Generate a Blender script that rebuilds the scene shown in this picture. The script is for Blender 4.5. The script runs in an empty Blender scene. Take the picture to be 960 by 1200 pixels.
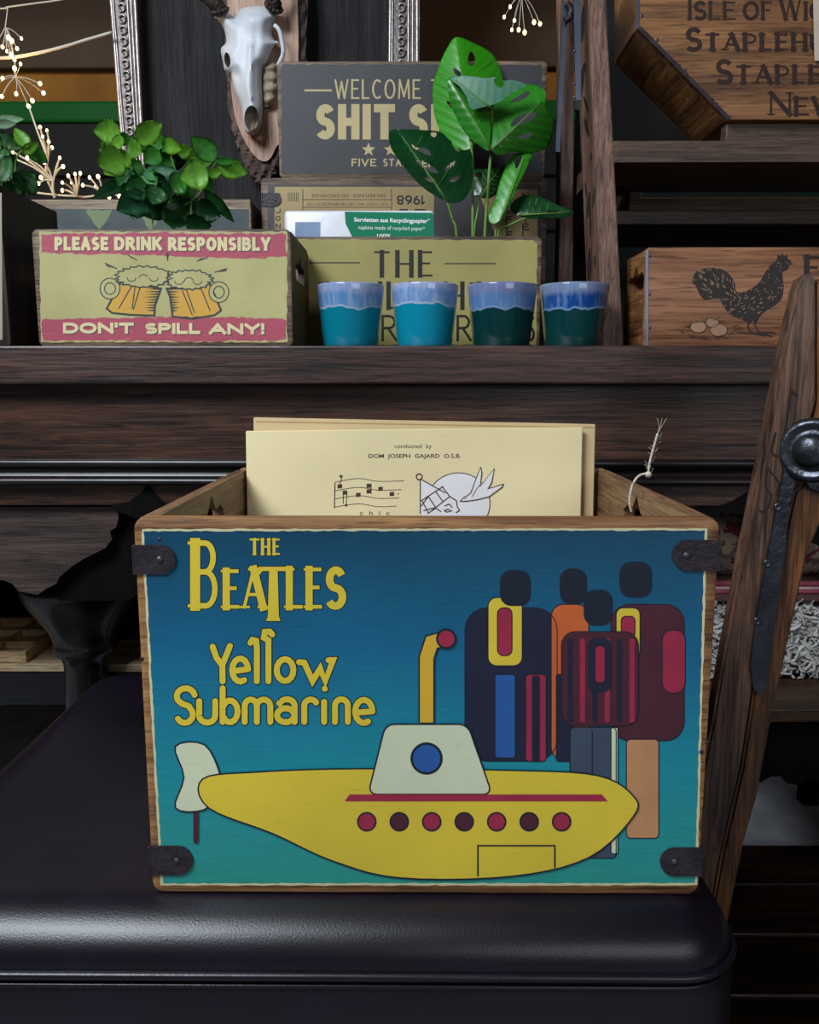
import bpy, bmesh, math, random
from mathutils import Vector, Matrix
from mathutils.geometry import delaunay_2d_cdt
random.seed(7)
C = bpy.context.scene.collection
PI = math.pi
# ------------------------------------------------------------------ camera
CAMZ, PITCH, YAW, F = 0.81, math.radians(8.9), math.radians(0.41), 970.0
scn = bpy.context.scene
camd = bpy.data.cameras.new('camera'); cam = bpy.data.objects.new('camera', camd); C.objects.link(cam)
cam.location = (0, 0, CAMZ); cam.rotation_euler = (PI/2 - PITCH, 0, YAW)
camd.sensor_fit = 'HORIZONTAL'; camd.sensor_width = 36.0; camd.lens = F/960*36.0
camd.clip_start = 0.02; camd.clip_end = 50
scn.camera = cam
scn.view_settings.view_transform = 'Standard'; scn.view_settings.look = 'None'
scn.view_settings.gamma = 1; scn.view_settings.use_curve_mapping = False
scn.view_settings.exposure = 0.0
# ------------------------------------------------------------------ world and lights
w = bpy.data.worlds.new('world'); scn.world = w; w.use_nodes = True
w.node_tree.nodes['Background'].inputs[0].default_value = (0.55, 0.65, 0.85, 1)
w.node_tree.nodes['Background'].inputs[1].default_value = 0.07
def area(name, loc, target, sx, sy, power, col):
    d = bpy.data.lights.new(name, 'AREA'); d.shape = 'RECTANGLE'; d.size = sx; d.size_y = sy; d.energy = power; d.color = col
    o = bpy.data.objects.new(name, d); C.objects.link(o); o.location = loc
    o.rotation_euler = (Vector(target)-Vector(loc)).to_track_quat('-Z', 'Y').to_euler(); return o
area('window_daylight', (-1.05, -0.25, 2.35), (0.0, 0.95, 0.75), 1.0, 1.0, 78, (0.84, 0.92, 1.0))
area('front_fill', (1.0, -1.3, 1.35), (0.3, 1.2, 0.6), 1.2, 0.8, 9, (0.9, 0.94, 1.0))  # added fill lamp at front right, brightens the fleece and rug
# ------------------------------------------------------------------ pixel rays
RM = Matrix.Rotation(YAW, 3, 'Z') @ Matrix.Rotation(PI/2 - PITCH, 3, 'X')
EYE = Vector((0, 0, CAMZ))
def ray(px, py): return RM @ Vector(((px-480)/F, -(py-600)/F, -1.0))
def at(px, py, Y):
    d = ray(px, py); return EYE + d*(Y/d.y)
def atz(px, py, Z):
    d = ray(px, py); return EYE + d*((Z-CAMZ)/d.z)
def onplane(px, py, P, N):
    d = ray(px, py); return EYE + d*((P-EYE).dot(N)/d.dot(N))
# ------------------------------------------------------------------ materials
def lin(h):
    h = h.lstrip('#'); r = [int(h[i:i+2], 16)/255 for i in (0, 2, 4)]
    return tuple(c/12.92 if c <= .04045 else ((c+.055)/1.055)**2.4 for c in r) + (1,)
MATS = {}
def mat(name, col, rough=.6, metal=0, var=.12, scale=30, bump=0.0, spec=.5, emit=None, estr=0, coat=0, trans=0, bscale=None):
    if name in MATS: return MATS[name]
    m = bpy.data.materials.new(name); m.use_nodes = True; nt = m.node_tree; b = nt.nodes['Principled BSDF']
    c = lin(col)
    b.inputs['Roughness'].default_value = rough; b.inputs['Metallic'].default_value = metal
    b.inputs['Specular IOR Level'].default_value = spec; b.inputs['Coat Weight'].default_value = coat
    tc = nt.nodes.new('ShaderNodeTexCoord'); n = nt.nodes.new('ShaderNodeTexNoise'); n.inputs['Scale'].default_value = scale; n.inputs['Detail'].default_value = 5
    nt.links.new(tc.outputs['Object'], n.inputs['Vector'])
    r = nt.nodes.new('ShaderNodeValToRGB'); r.color_ramp.elements[0].position = .3; r.color_ramp.elements[1].position = .7
    r.color_ramp.elements[0].color = tuple(x*(1-var) for x in c[:3])+(1,); r.color_ramp.elements[1].color = tuple(min(1, x*(1+var)) for x in c[:3])+(1,)
    nt.links.new(n.outputs['Fac'], r.inputs['Fac']); nt.links.new(r.outputs['Color'], b.inputs['Base Color'])
    if bump:
        n2 = nt.nodes.new('ShaderNodeTexNoise'); n2.inputs['Scale'].default_value = bscale or scale*3; n2.inputs['Detail'].default_value = 6
        nt.links.new(tc.outputs['Object'], n2.inputs['Vector'])
        bp = nt.nodes.new('ShaderNodeBump'); bp.inputs['Strength'].default_value = bump; bp.inputs['Distance'].default_value = .004
        nt.links.new(n2.outputs['Fac'], bp.inputs['Height']); nt.links.new(bp.outputs['Normal'], b.inputs['Normal'])
    if emit: b.inputs['Emission Color'].default_value = lin(emit); b.inputs['Emission Strength'].default_value = estr
    if trans: b.inputs['Transmission Weight'].default_value = trans
    MATS[name] = m; return m
def wood(name, dark, light, axis='X', scale=1.0, rough=.5, bump=.25, coat=0, knots=True, stretch=14):
    if name in MATS: return MATS[name]
    m = bpy.data.materials.new(name); m.use_nodes = True; nt = m.node_tree; b = nt.nodes['Principled BSDF']; L = nt.links.new
    b.inputs['Roughness'].default_value = rough; b.inputs['Coat Weight'].default_value = coat
    tc = nt.nodes.new('ShaderNodeTexCoord'); mp = nt.nodes.new('ShaderNodeMapping')
    s = [12*stretch*scale]*3; s['XYZ'.index(axis)] = 8*scale; mp.inputs['Scale'].default_value = s
    L(tc.outputs['Object'], mp.inputs['Vector'])
    n = nt.nodes.new('ShaderNodeTexNoise'); n.inputs['Scale'].default_value = 1.0; n.inputs['Detail'].default_value = 7; n.inputs['Roughness'].default_value = .62; n.inputs['Distortion'].default_value = .6
    L(mp.outputs['Vector'], n.inputs['Vector'])
    mp2 = nt.nodes.new('ShaderNodeMapping'); s2 = [34*scale]*3; s2['XYZ'.index(axis)] = 3.2*scale; mp2.inputs['Scale'].default_value = s2
    L(tc.outputs['Object'], mp2.inputs['Vector'])
    n2 = nt.nodes.new('ShaderNodeTexNoise'); n2.inputs['Scale'].default_value = 1.0; n2.inputs['Detail'].default_value = 4; L(mp2.outputs['Vector'], n2.inputs['Vector'])
    mx = nt.nodes.new('ShaderNodeMath'); mx.operation = 'MULTIPLY_ADD'; mx.inputs[1].default_value = .55; L(n.outputs['Fac'], mx.inputs[0])
    m2 = nt.nodes.new('ShaderNodeMath'); m2.operation = 'MULTIPLY'; m2.inputs[1].default_value = .45; L(n2.outputs['Fac'], m2.inputs[0]); L(m2.outputs[0], mx.inputs[2])
    r = nt.nodes.new('ShaderNodeValToRGB'); e = r.color_ramp.elements
    e[0].position = .40; e[0].color = lin(dark); e[1].position = .61; e[1].color = lin(light)
    L(mx.outputs[0], r.inputs['Fac'])
    mp3 = nt.nodes.new('ShaderNodeMapping'); s3 = [480*scale]*3; s3['XYZ'.index(axis)] = 26*scale; mp3.inputs['Scale'].default_value = s3; L(tc.outputs['Object'], mp3.inputs['Vector'])
    n3 = nt.nodes.new('ShaderNodeTexNoise'); n3.inputs['Scale'].default_value = 1.0; n3.inputs['Detail'].default_value = 2; L(mp3.outputs['Vector'], n3.inputs['Vector'])
    r3 = nt.nodes.new('ShaderNodeValToRGB'); r3.color_ramp.elements[0].position = .34; r3.color_ramp.elements[0].color = (.35, .32, .3, 1); r3.color_ramp.elements[1].position = .47; L(n3.outputs['Fac'], r3.inputs['Fac'])
    mm = nt.nodes.new('ShaderNodeMix'); mm.data_type = 'RGBA'; mm.blend_type = 'MULTIPLY'; mm.inputs[0].default_value = .8; L(r.outputs['Color'], mm.inputs[6]); L(r3.outputs['Color'], mm.inputs[7])
    L(mm.outputs[2], b.inputs['Base Color'])
    bp = nt.nodes.new('ShaderNodeBump'); bp.inputs['Strength'].default_value = bump; bp.inputs['Distance'].default_value = .003
    L(n.outputs['Fac'], bp.inputs['Height']); L(bp.outputs['Normal'], b.inputs['Normal'])
    MATS[name] = m; return m
def paint(name, col, scuff, amount=.5, rough=.55, scale=9, grain=True, var=.1):
    """printed or painted board: base colour, cloudy variation, thin scuffs of another colour"""
    if name in MATS: return MATS[name]
    m = bpy.data.materials.new(name); m.use_nodes = True; nt = m.node_tree; b = nt.nodes['Principled BSDF']; L = nt.links.new
    b.inputs['Roughness'].default_value = rough
    tc = nt.nodes.new('ShaderNodeTexCoord')
    n = nt.nodes.new('ShaderNodeTexNoise'); n.inputs['Scale'].default_value = scale; n.inputs['Detail'].default_value = 3; L(tc.outputs['Object'], n.inputs['Vector'])
    r = nt.nodes.new('ShaderNodeValToRGB'); c = lin(col); e = r.color_ramp.elements
    e[0].position = .3; e[1].position = .7; e[0].color = tuple(x*(1-var) for x in c[:3])+(1,); e[1].color = tuple(x*(1+var) for x in c[:3])+(1,)
    L(n.outputs['Fac'], r.inputs['Fac'])
    mp = nt.nodes.new('ShaderNodeMapping'); mp.inputs['Scale'].default_value = (60, 60, 260); L(tc.outputs['Object'], mp.inputs['Vector'])
    n2 = nt.nodes.new('ShaderNodeTexNoise'); n2.inputs['Scale'].default_value = 1; n2.inputs['Detail'].default_value = 8; n2.inputs['Roughness'].default_value = .7; L(mp.outputs['Vector'], n2.inputs['Vector'])
    r2 = nt.nodes.new('ShaderNodeValToRGB'); r2.color_ramp.elements[0].position = .60; r2.color_ramp.elements[1].position = .72
    r2.color_ramp.elements[1].color = (amount,)*3+(1,); L(n2.outputs['Fac'], r2.inputs['Fac'])
    mx = nt.nodes.new('ShaderNodeMix'); mx.data_type = 'RGBA'; L(r2.outputs['Color'], mx.inputs[0]); L(r.outputs['Color'], mx.inputs[6]); mx.inputs[7].default_value = lin(scuff)
    L(mx.outputs[2], b.inputs['Base Color'])
    bp = nt.nodes.new('ShaderNodeBump'); bp.inputs['Strength'].default_value = .12; bp.inputs['Distance'].default_value = .001
    L(n2.outputs['Fac'], bp.inputs['Height']); L(bp.outputs['Normal'], b.inputs['Normal'])
    MATS[name] = m; return m
# ------------------------------------------------------------------ objects
BASE = {}                                  # parent object -> its world base
def thing(name, label, cat, loc, group=None, kind=None):
    o = bpy.data.objects.new(name, None); C.objects.link(o); o.location = loc; o.empty_display_size = .02
    tag(o, label, cat, group, kind); BASE[o] = Vector(loc); return o
def tag(o, label=None, cat=None, group=None, kind=None):
    if label: o['label'] = label
    if cat: o['category'] = cat
    if group: o['group'] = group
    if kind: o['kind'] = kind
    return o
def obj(name, bm, m, parent=None, base=None, smooth=False, label=None):
    """link a world-space bmesh as one object; origin at the parent's base (or its own base)"""
    if parent is not None: b = BASE[parent]
    else:
        if base is None:
            vs = [v.co for v in bm.verts]; base = Vector(((min(v.x for v in vs)+max(v.x for v in vs))/2, (min(v.y for v in vs)+max(v.y for v in vs))/2, min(v.z for v in vs)))
        b = Vector(base)
    bmesh.ops.translate(bm, verts=bm.verts, vec=-b)
    me = bpy.data.meshes.new(name); bm.to_mesh(me); bm.free()
    for x in (m if isinstance(m, (list, tuple)) else [m]): me.materials.append(x)
    if smooth:
        for p in me.polygons: p.use_smooth = True
    o = bpy.data.objects.new(name, me); C.objects.link(o)
    if parent is not None: o.parent = parent
    else: o.location = b
    BASE[o] = b
    if label: o['label'] = label
    return o
def autosmooth(o, ang=40):
    for p in o.data.polygons: p.use_smooth = True
    bm = bmesh.new(); bm.from_mesh(o.data)
    for e in bm.edges:
        if len(e.link_faces) == 2 and e.calc_face_angle(0) > math.radians(ang): e.smooth = False
    bm.to_mesh(o.data); bm.free(); return o
def structure(o): o['kind'] = 'structure'; return o
def join(dst, src):
    me = bpy.data.meshes.new('t'); src.to_mesh(me); src.free(); dst.from_mesh(me); bpy.data.meshes.remove(me); return dst
def box(x0, x1, y0, y1, z0, z1, bev=0, seg=2, bm=None):
    b = bmesh.new(); bmesh.ops.create_cube(b, size=1)
    for v in b.verts: v.co = Vector((x0 if v.co.x < 0 else x1, y0 if v.co.y < 0 else y1, z0 if v.co.z < 0 else z1))
    if bev: bmesh.ops.bevel(b, geom=list(b.edges), offset=bev, segments=seg, profile=.5, affect='EDGES')
    return join(bm, b) if bm is not None else b
def cbox(c, ax, ay, az, hx, hy, hz, bev=0, bm=None):
    """oriented box: centre, three unit axes, half sizes"""
    b = box(-hx, hx, -hy, hy, -hz, hz, bev)
    M = Matrix((ax, ay, az)).transposed()
    for v in b.verts: v.co = M @ v.co + Vector(c)
    return join(bm, b) if bm is not None else b
def smoothpts(pts, n=6, closed=False):
    """Catmull-Rom through points"""
    P = [Vector(p) for p in pts]; out = []; N = len(P)
    rng = range(N if closed else N-1)
    for i in rng:
        p1, p2 = P[i], P[(i+1) % N]
        p0 = P[(i-1) % N] if (closed or i > 0) else p1; p3 = P[(i+2) % N] if (closed or i+2 < N) else p2
        for k in range(n):
            t = k/n
            out.append(.5*((2*p1)+(p2-p0)*t+(2*p0-5*p1+4*p2-p3)*t*t+(3*p1-p0-3*p2+p3)*t**3))
    if not closed: out.append(P[-1])
    return out
def tube(pts, r, sides=8, bm=None, closed=False, cap=True, r2=None):
    bm = bm or bmesh.new(); P = [Vector(p) for p in pts]; n = len(P); rings = []
    up = Vector((0, 0, 1))
    for i, p in enumerate(P):
        if closed: t = P[(i+1) % n]-P[i-1]
        else: t = P[min(i+1, n-1)]-P[max(i-1, 0)]
        t = t.normalized() if t.length > 1e-9 else Vector((0, 0, 1))
        a = t.cross(up if abs(t.z) < .9 else Vector((0, 1, 0))); a.normalize(); b = a.cross(t)
        rr = r(i/(n-1)) if callable(r) else (r if r2 is None else r+(r2-r)*i/(n-1))
        rings.append([bm.verts.new(p+(a*math.cos(2*PI*k/sides)+b*math.sin(2*PI*k/sides))*rr) for k in range(sides)])
    for i in range(n if closed else n-1):
        A, B = rings[i], rings[(i+1) % n]
        for k in range(sides):
            try: bm.faces.new((A[k], A[(k+1) % sides], B[(k+1) % sides], B[k]))
            except ValueError: pass
    if cap and not closed:
        bm.faces.new(rings[0]); bm.faces.new(list(reversed(rings[-1])))
    bmesh.ops.recalc_face_normals(bm, faces=bm.faces); return bm
def lathe(prof, c, sides=40, bm=None, axis='Z'):
    bm = bm or bmesh.new(); rings = []
    for r, z in prof:
        if r < 1e-6: rings.append([bm.verts.new(Vector((0, 0, z)))]); continue
        rings.append([bm.verts.new(Vector((r*math.cos(2*PI*k/sides), r*math.sin(2*PI*k/sides), z))) for k in range(sides)])
    for A, B in zip(rings, rings[1:]):
        for k in range(sides):
            k2 = (k+1) % sides
            if len(A) == 1 and len(B) == 1: continue
            if len(A) == 1: bm.faces.new((A[0], B[k2], B[k]))
            elif len(B) == 1: bm.faces.new((A[k], A[k2], B[0]))
            else: bm.faces.new((A[k], A[k2], B[k2], B[k]))
    for rg in rings:
        for v in rg:
            if axis == 'Y': v.co = Vector((v.co.x, -v.co.z, v.co.y))
            v.co += Vector(c)
    return bm
def inpoly(x, y, P):
    s = False; j = len(P)-1
    for i in range(len(P)):
        if (P[i][1] > y) != (P[j][1] > y) and x < (P[j][0]-P[i][0])*(y-P[i][1])/(P[j][1]-P[i][1])+P[i][0]: s = not s
        j = i
    return s
def fill2d(outer, holes=(), grid=0):
    V = [Vector(p[:2]) for p in outer]; E = [(i, (i+1) % len(outer)) for i in range(len(outer))]
    for h in holes:
        s = len(V); V += [Vector(p[:2]) for p in h]; E += [(s+i, s+(i+1) % len(h)) for i in range(len(h))]
    if grid:
        xs = [p[0] for p in outer]; ys = [p[1] for p in outer]
        x = min(xs)+grid*.5; row = 0
        def near(x, y, P):
            for i in range(len(P)):
                if abs(P[i][0]-x)+abs(P[i][1]-y) < grid*.45: return True
            return False
        while x < max(xs):
            y = min(ys)+grid*(.5 if row % 2 else .9)
            while y < max(ys):
                if inpoly(x, y, outer) and not any(inpoly(x, y, h) for h in holes) and not near(x, y, outer): V.append(Vector((x, y)))
                y += grid
            x += grid; row += 1
    r = delaunay_2d_cdt(V, E, [], 0, 1e-6)
    vs, fs = r[0], r[2]; keep = []
    for f in fs:
        cx = sum(vs[i].x for i in f)/len(f); cy = sum(vs[i].y for i in f)/len(f)
        if inpoly(cx, cy, outer) and not any(inpoly(cx, cy, h) for h in holes): keep.append(f)
    return vs, keep
def plate(outer, holes, fn, fn2, grid=0, bm=None):
    """2D outline with holes turned into a closed solid between the surfaces fn(x,y) and fn2(x,y)"""
    bm = bm or bmesh.new(); vs, fs = fill2d(outer, holes, grid)
    A = [bm.verts.new(fn(v.x, v.y)) for v in vs]; B = [bm.verts.new(fn2(v.x, v.y)) for v in vs]
    cnt = {}
    for f in fs:
        bm.faces.new([A[i] for i in f]); bm.faces.new([B[i] for i in reversed(f)])
        for k in range(len(f)):
            a, b = f[k], f[(k+1) % len(f)]; cnt[(a, b)] = 1
    for (a, b) in list(cnt):
        if (b, a) not in cnt: bm.faces.new((A[b], A[a], B[a], B[b]))
    for v in [v for v in bm.verts if not v.link_faces]: bm.verts.remove(v)
    bmesh.ops.recalc_face_normals(bm, faces=bm.faces); return bm
def slab(pts, Y0, Y1, bm=None, holes=(), bev=0):
    """outline in photo pixels, standing on the plane Y0 and going back to Y1"""
    O = [(p.x, p.z) for p in (at(x, y, Y0) for x, y in pts)]; H = [[(p.x, p.z) for p in (at(x, y, Y0) for x, y in h)] for h in holes]
    return plate(O, H, lambda x, z: Vector((x, Y0, z)), lambda x, z: Vector((x, Y1, z)), bm=bm)
def rrect(x0, x1, y0, y1, r, n=5):
    out = []
    for cx, cy, a in ((x1-r, y1-r, 0), (x0+r, y1-r, 90), (x0+r, y0+r, 180), (x1-r, y0+r, 270)):
        for k in range(n+1):
            t = math.radians(a+90*k/n); out.append((cx+r*math.cos(t), cy+r*math.sin(t)))
    return out
def copyobj(o, parent=None, M=None, label=None):
    c = o.copy(); C.objects.link(c)
    if parent is not None: c.parent = parent
    if M is not None: c.matrix_local = M
    if label: c['label'] = label
    return c
# ------------------------------------------------------------------ flat print drawn on a face
class Print:
    def __init__(s, P, N=Vector((0, -1, 0)), lift=.00005):
        s.P, s.N, s.lift, s.c = Vector(P), Vector(N).normalized(), lift, 0; s.bm = bmesh.new(); s.m = []
    def mi(s, m):
        if m not in s.m: s.m.append(m)
        return s.m.index(m)
    def pt(s, x, y, L): return onplane(x, y, s.P, s.N) + s.N*(s.lift*(L+1)+.00012+s.c*1.5e-6)
    def poly(s, pts, m, L=0, holes=()):
        s.c += 1
        vs, fs = fill2d([tuple(p)[:2] for p in pts], [[tuple(q)[:2] for q in h] for h in holes]); A = [s.bm.verts.new(s.pt(v.x, v.y, L)) for v in vs]; i = s.mi(m)
        for f in fs:
            try: fc = s.bm.faces.new([A[k] for k in f]); fc.material_index = i
            except ValueError: pass
    def stroke(s, pts, w, m, L=0, cap='round', w2=None, closed=False):
        P = [Vector(tuple(p)[:2]) for p in pts]; n = len(P); i = s.mi(m); s.c += 1
        if n < 2: return
        l, r = [], []
        for k in range(n):
            a = P[k]-P[k-1] if (k > 0 or closed) else P[1]-P[0]
            b = P[(k+1) % n]-P[k] if (k < n-1 or closed) else P[k]-P[k-1]
            if a.length < 1e-6: a = b
            if b.length < 1e-6: b = a
            a = a.normalized(); b = b.normalized(); t = (a+b)
            t = t.normalized() if t.length > 1e-3 else a
            nn = Vector((-t.y, t.x)); cosv = max(.45, nn.dot(Vector((-a.y, a.x))))
            ww = (w if w2 is None else w+(w2-w)*k/(n-1))/2/cosv
            p = P[k]
            if cap == 'square' and not closed:
                if k == 0: p = p-b*w/2
                if k == n-1: p = p+a*(w2 or w)/2
            l.append(s.bm.verts.new(s.pt(*(p+nn*ww), L))); r.append(s.bm.verts.new(s.pt(*(p-nn*ww), L)))
        for k in range(n if closed else n-1):
            q = (k+1) % n
            f = s.bm.faces.new((l[k], l[q], r[q], r[k])); f.material_index = i
        if cap == 'round' and not closed:
            s.disc(P[0].x, P[0].y, w/2, m, L, n=12); s.disc(P[-1].x, P[-1].y, (w2 if w2 is not None else w)/2, m, L, n=12)
    def disc(s, x, y, r, m, L=0, ry=None, n=28, rot=0):
        ry = ry or r
        if r < .02: return
        s.c += 1
        f = s.bm.faces.new([s.bm.verts.new(s.pt(x+r*math.cos(t)*math.cos(rot)-ry*math.sin(t)*math.sin(rot), y+r*math.cos(t)*math.sin(rot)+ry*math.sin(t)*math.cos(rot), L)) for t in (2*PI*k/n for k in range(n))]); f.material_index = s.mi(m)
    def ring(s, x, y, r, w, m, L=0, ry=None, a0=0, a1=360):
        ry = ry or r; k = max(6, int(abs(a1-a0)/10))
        full = abs(a1-a0) >= 360
        s.stroke([(x+r*math.cos(math.radians(a0+(a1-a0)*j/k)), y+ry*math.sin(math.radians(a0+(a1-a0)*j/k))) for j in range(k if full else k+1)], w, m, L, closed=full)
    def build(s, name, parent, label=None):
        # face the print outward
        for f in s.bm.faces:
            f.normal_update()
            if f.normal.dot(s.N) < 0: f.normal_flip()
        return obj(name, s.bm, s.m, parent, label=label)
def ar(cx, cy, rx, ry, a0, a1, n=10): return [(cx+rx*math.cos(math.radians(a0+(a1-a0)*k/n)), cy+ry*math.sin(math.radians(a0+(a1-a0)*k/n))) for k in range(n+1)]
V_, T_ = 1, .45                             # thick and thin strokes (used by the serif style)
GL = {
 'A': (.8, [([(0, 0), (.4, 1)], T_), ([(.4, 1), (.8, 0)], V_), ([(.14, .33), (.66, .33)], T_)]),
 'B': (.66, [([(0, 0), (0, 1)], V_), ([(0, 1)]+ar(.33, .77, .27, .23, 90, -90)+[(0, .54)], T_), ([(0, .54)]+ar(.36, .27, .3, .27, 90, -90)+[(0, 0)], T_)]),
 'C': (.7, [(ar(.4, .5, .4, .5, 50, 310, 18), V_)]),
 'D': (.72, [([(0, 0), (0, 1)], V_), ([(0, 1)]+ar(.3, .5, .42, .5, 90, -90, 14)+[(0, 0)], T_)]),
 'E': (.55, [([(0, 0), (0, 1)], V_), ([(0, 1), (.55, 1)], T_), ([(0, .52), (.45, .52)], T_), ([(0, 0), (.58, 0)], T_)]),
 'F': (.52, [([(0, 0), (0, 1)], V_), ([(0, 1), (.52, 1)], T_), ([(0, .52), (.42, .52)], T_)]),
 'G': (.76, [(ar(.4, .5, .4, .5, 48, 330, 18), V_), ([(.42, .42), (.74, .42), (.74, .1)], T_)]),
 'H': (.7, [([(0, 0), (0, 1)], V_), ([(.7, 0), (.7, 1)], V_), ([(0, .5), (.7, .5)], T_)]),
 'I': (.0, [([(0, 0), (0, 1)], V_)]),
 'J': (.45, [([(.45, 1)]+ar(.22, .22, .23, .22, 0, -170), V_)]),
 'K': (.66, [([(0, 0), (0, 1)], V_), ([(.62, 1), (.02, .42)], T_), ([(.2, .6), (.66, 0)], V_)]),
 'L': (.52, [([(0, 0), (0, 1)], V_), ([(0, 0), (.52, 0)], T_)]),
 'M': (.9, [([(0, 0), (.06, 1)], T_), ([(.06, 1), (.45, .1)], V_), ([(.45, .1), (.84, 1)], T_), ([(.84, 1), (.9, 0)], V_)]),
 'N': (.72, [([(0, 0), (0, 1)], T_), ([(0, 1), (.72, 0)], V_), ([(.72, 0), (.72, 1)], T_)]),
 'O': (.82, [(ar(.41, .5, .41, .5, 0, 360, 26)[:-1], V_, 'c')]),
 'P': (.6, [([(0, 0), (0, 1)], V_), ([(0, 1)]+ar(.3, .73, .3, .27, 90, -90)+[(0, .46)], T_)]),
 'R': (.66, [([(0, 0), (0, 1)], V_), ([(0, 1)]+ar(.3, .75, .28, .25, 90, -90)+[(0, .5)], T_), ([(.26, .5), (.66, 0)], V_)]),
 'S': (.58, [(ar(.3, .75, .27, .25, 25, 250, 12)+ar(.28, .25, .3, .25, 80, -150, 12), V_)]),
 'T': (.68, [([(.34, 0), (.34, 1)], V_), ([(0, 1), (.68, 1)], T_)]),
 'U': (.68, [([(0, 1), (0, .32)]+ar(.34, .32, .34, .32, 180, 360, 10)+[(.68, 1)], V_)]),
 'V': (.76, [([(0, 1), (.38, 0)], V_), ([(.38, 0), (.76, 1)], T_)]),
 'W': (1.1, [([(0, 1), (.3, 0)], V_), ([(.3, 0), (.55, .9)], T_), ([(.55, .9), (.82, 0)], V_), ([(.82, 0), (1.1, 1)], T_)]),
 'X': (.7, [([(0, 1), (.7, 0)], V_), ([(0, 0), (.7, 1)], T_)]),
 'Y': (.7, [([(0, 1), (.35, .45), (.35, 0)], V_), ([(.35, .45), (.7, 1)], T_)]),
 'Z': (.6, [([(0, 1), (.6, 1)], T_), ([(.6, 1), (0, 0)], V_), ([(0, 0), (.6, 0)], T_)]),
 "'": (.0, [([(0, .78), (0, 1)], V_)]), '!': (.0, [([(0, .52), (0, 1)], V_), ([(0, 0), (0, .03)], V_)]),
 '-': (.35, [([(0, .45), (.35, .45)], V_)]), '.': (.0, [([(0, 0), (0, .03)], V_)]), ' ': (.25, []),
 '1': (.2, [([(0, .8), (.2, 1), (.2, 0)], V_)]), '8': (.6, [(ar(.3, .76, .25, .24, 0, 360, 18)[:-1], V_, 'c'), (ar(.3, .26, .3, .26, 0, 360, 18)[:-1], V_, 'c')]),
 '9': (.6, [(ar(.3, .7, .28, .3, 0, 360, 18)[:-1], V_, 'c'), (ar(.0, .7, .58, .7, 0, -75, 8), V_)]),
 '6': (.6, [(ar(.3, .3, .28, .3, 0, 360, 18)[:-1], V_, 'c'), (ar(.6, .3, .58, .7, 180, 105, 8), V_)]),
}
def letters(pr, s, x0, x1, yb, yt, w, m, L=0, serif=0, thin=1.0, gap=.32, rot180=False, slant=0, low=.78):
    """letters of my own, stroked: fit to x0..x1, baseline yb, top yt (photo pixels); lower case = small capitals"""
    def sz(ch): return low if ch.islower() else 1.0
    H = yb-yt; adv = []; tot = 0
    for ch in s:
        g = GL[ch.upper()]; a = g[0]*sz(ch); adv.append(a); tot += a
    n = len(s)
    # natural width = glyph boxes + stroke widths + gaps; solve one horizontal scale
    fixed = w*n + gap*w*(n-1)*1.0
    k = ((x1-x0)-fixed)/max(tot, .01)
    x = x0+w/2
    for ch, a in zip(s, adv):
        g = GL[ch.upper()]; hh = H*sz(ch)
        def M(p):
            px = x+p[0]*k*sz(ch); py = yb-w*thin/2-(p[1])*(hh-w*thin); px += slant*(yb-py)
            if rot180: return (x0+x1-px, yt+yb-py)
            return (px, py)
        for st in g[1]:
            wt = 1.0 if st[1] == 1 else thin
            pts = [M(p) for p in st[0]]
            pr.stroke(pts, w*wt, m, L, cap='square' if len(pts) < 4 else 'butt', closed=len(st) > 2)
            if serif and len(st) == 2:
                for q, q2 in ((st[0][0], st[0][1]), (st[0][-1], st[0][-2])):
                    if (abs(q[1]) < .02 or abs(q[1]-1) < .02) and abs(q[1]-q2[1]) > .2:
                        c = M(q); pr.stroke([(c[0]-serif*w, c[1]), (c[0]+serif*w, c[1])], max(w*.3, H*.035), m, L, cap='butt')
        x += a*k + w + gap*w
def bfont(pr, s, x0, x1, yb, cap, m, L=0, bold=0, rot180=False, tilt=0):
    """the built-in font, laid flat: x0..x1, baseline yb, capital height cap (photo pixels)"""
    cu = bpy.data.curves.new('t', 'FONT'); cu.body = s; cu.offset = bold; cu.resolution_u = 3
    o = bpy.data.objects.new('t', cu); C.objects.link(o); dg = bpy.context.evaluated_depsgraph_get()
    me = bpy.data.meshes.new_from_object(o.evaluated_get(dg)); bpy.data.objects.remove(o); bpy.data.curves.remove(cu)
    xs = [v.co.x for v in me.vertices]; a, b = min(xs), max(xs); sx = (x1-x0)/(b-a); sy = cap/.70
    A = []
    for v in me.vertices:
        px, py = x0+(v.co.x-a)*sx, yb-v.co.y*sy; py += tilt*(px-x0)
        if rot180: px, py = x0+x1-px, 2*yb-cap-py
        A.append(pr.bm.verts.new(pr.pt(px, py, L)))
    i = pr.mi(m)
    for p in me.polygons:
        try: f = pr.bm.faces.new([A[k] for k in p.vertices]); f.material_index = i
        except ValueError: pass
    bpy.data.meshes.remove(me)
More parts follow.
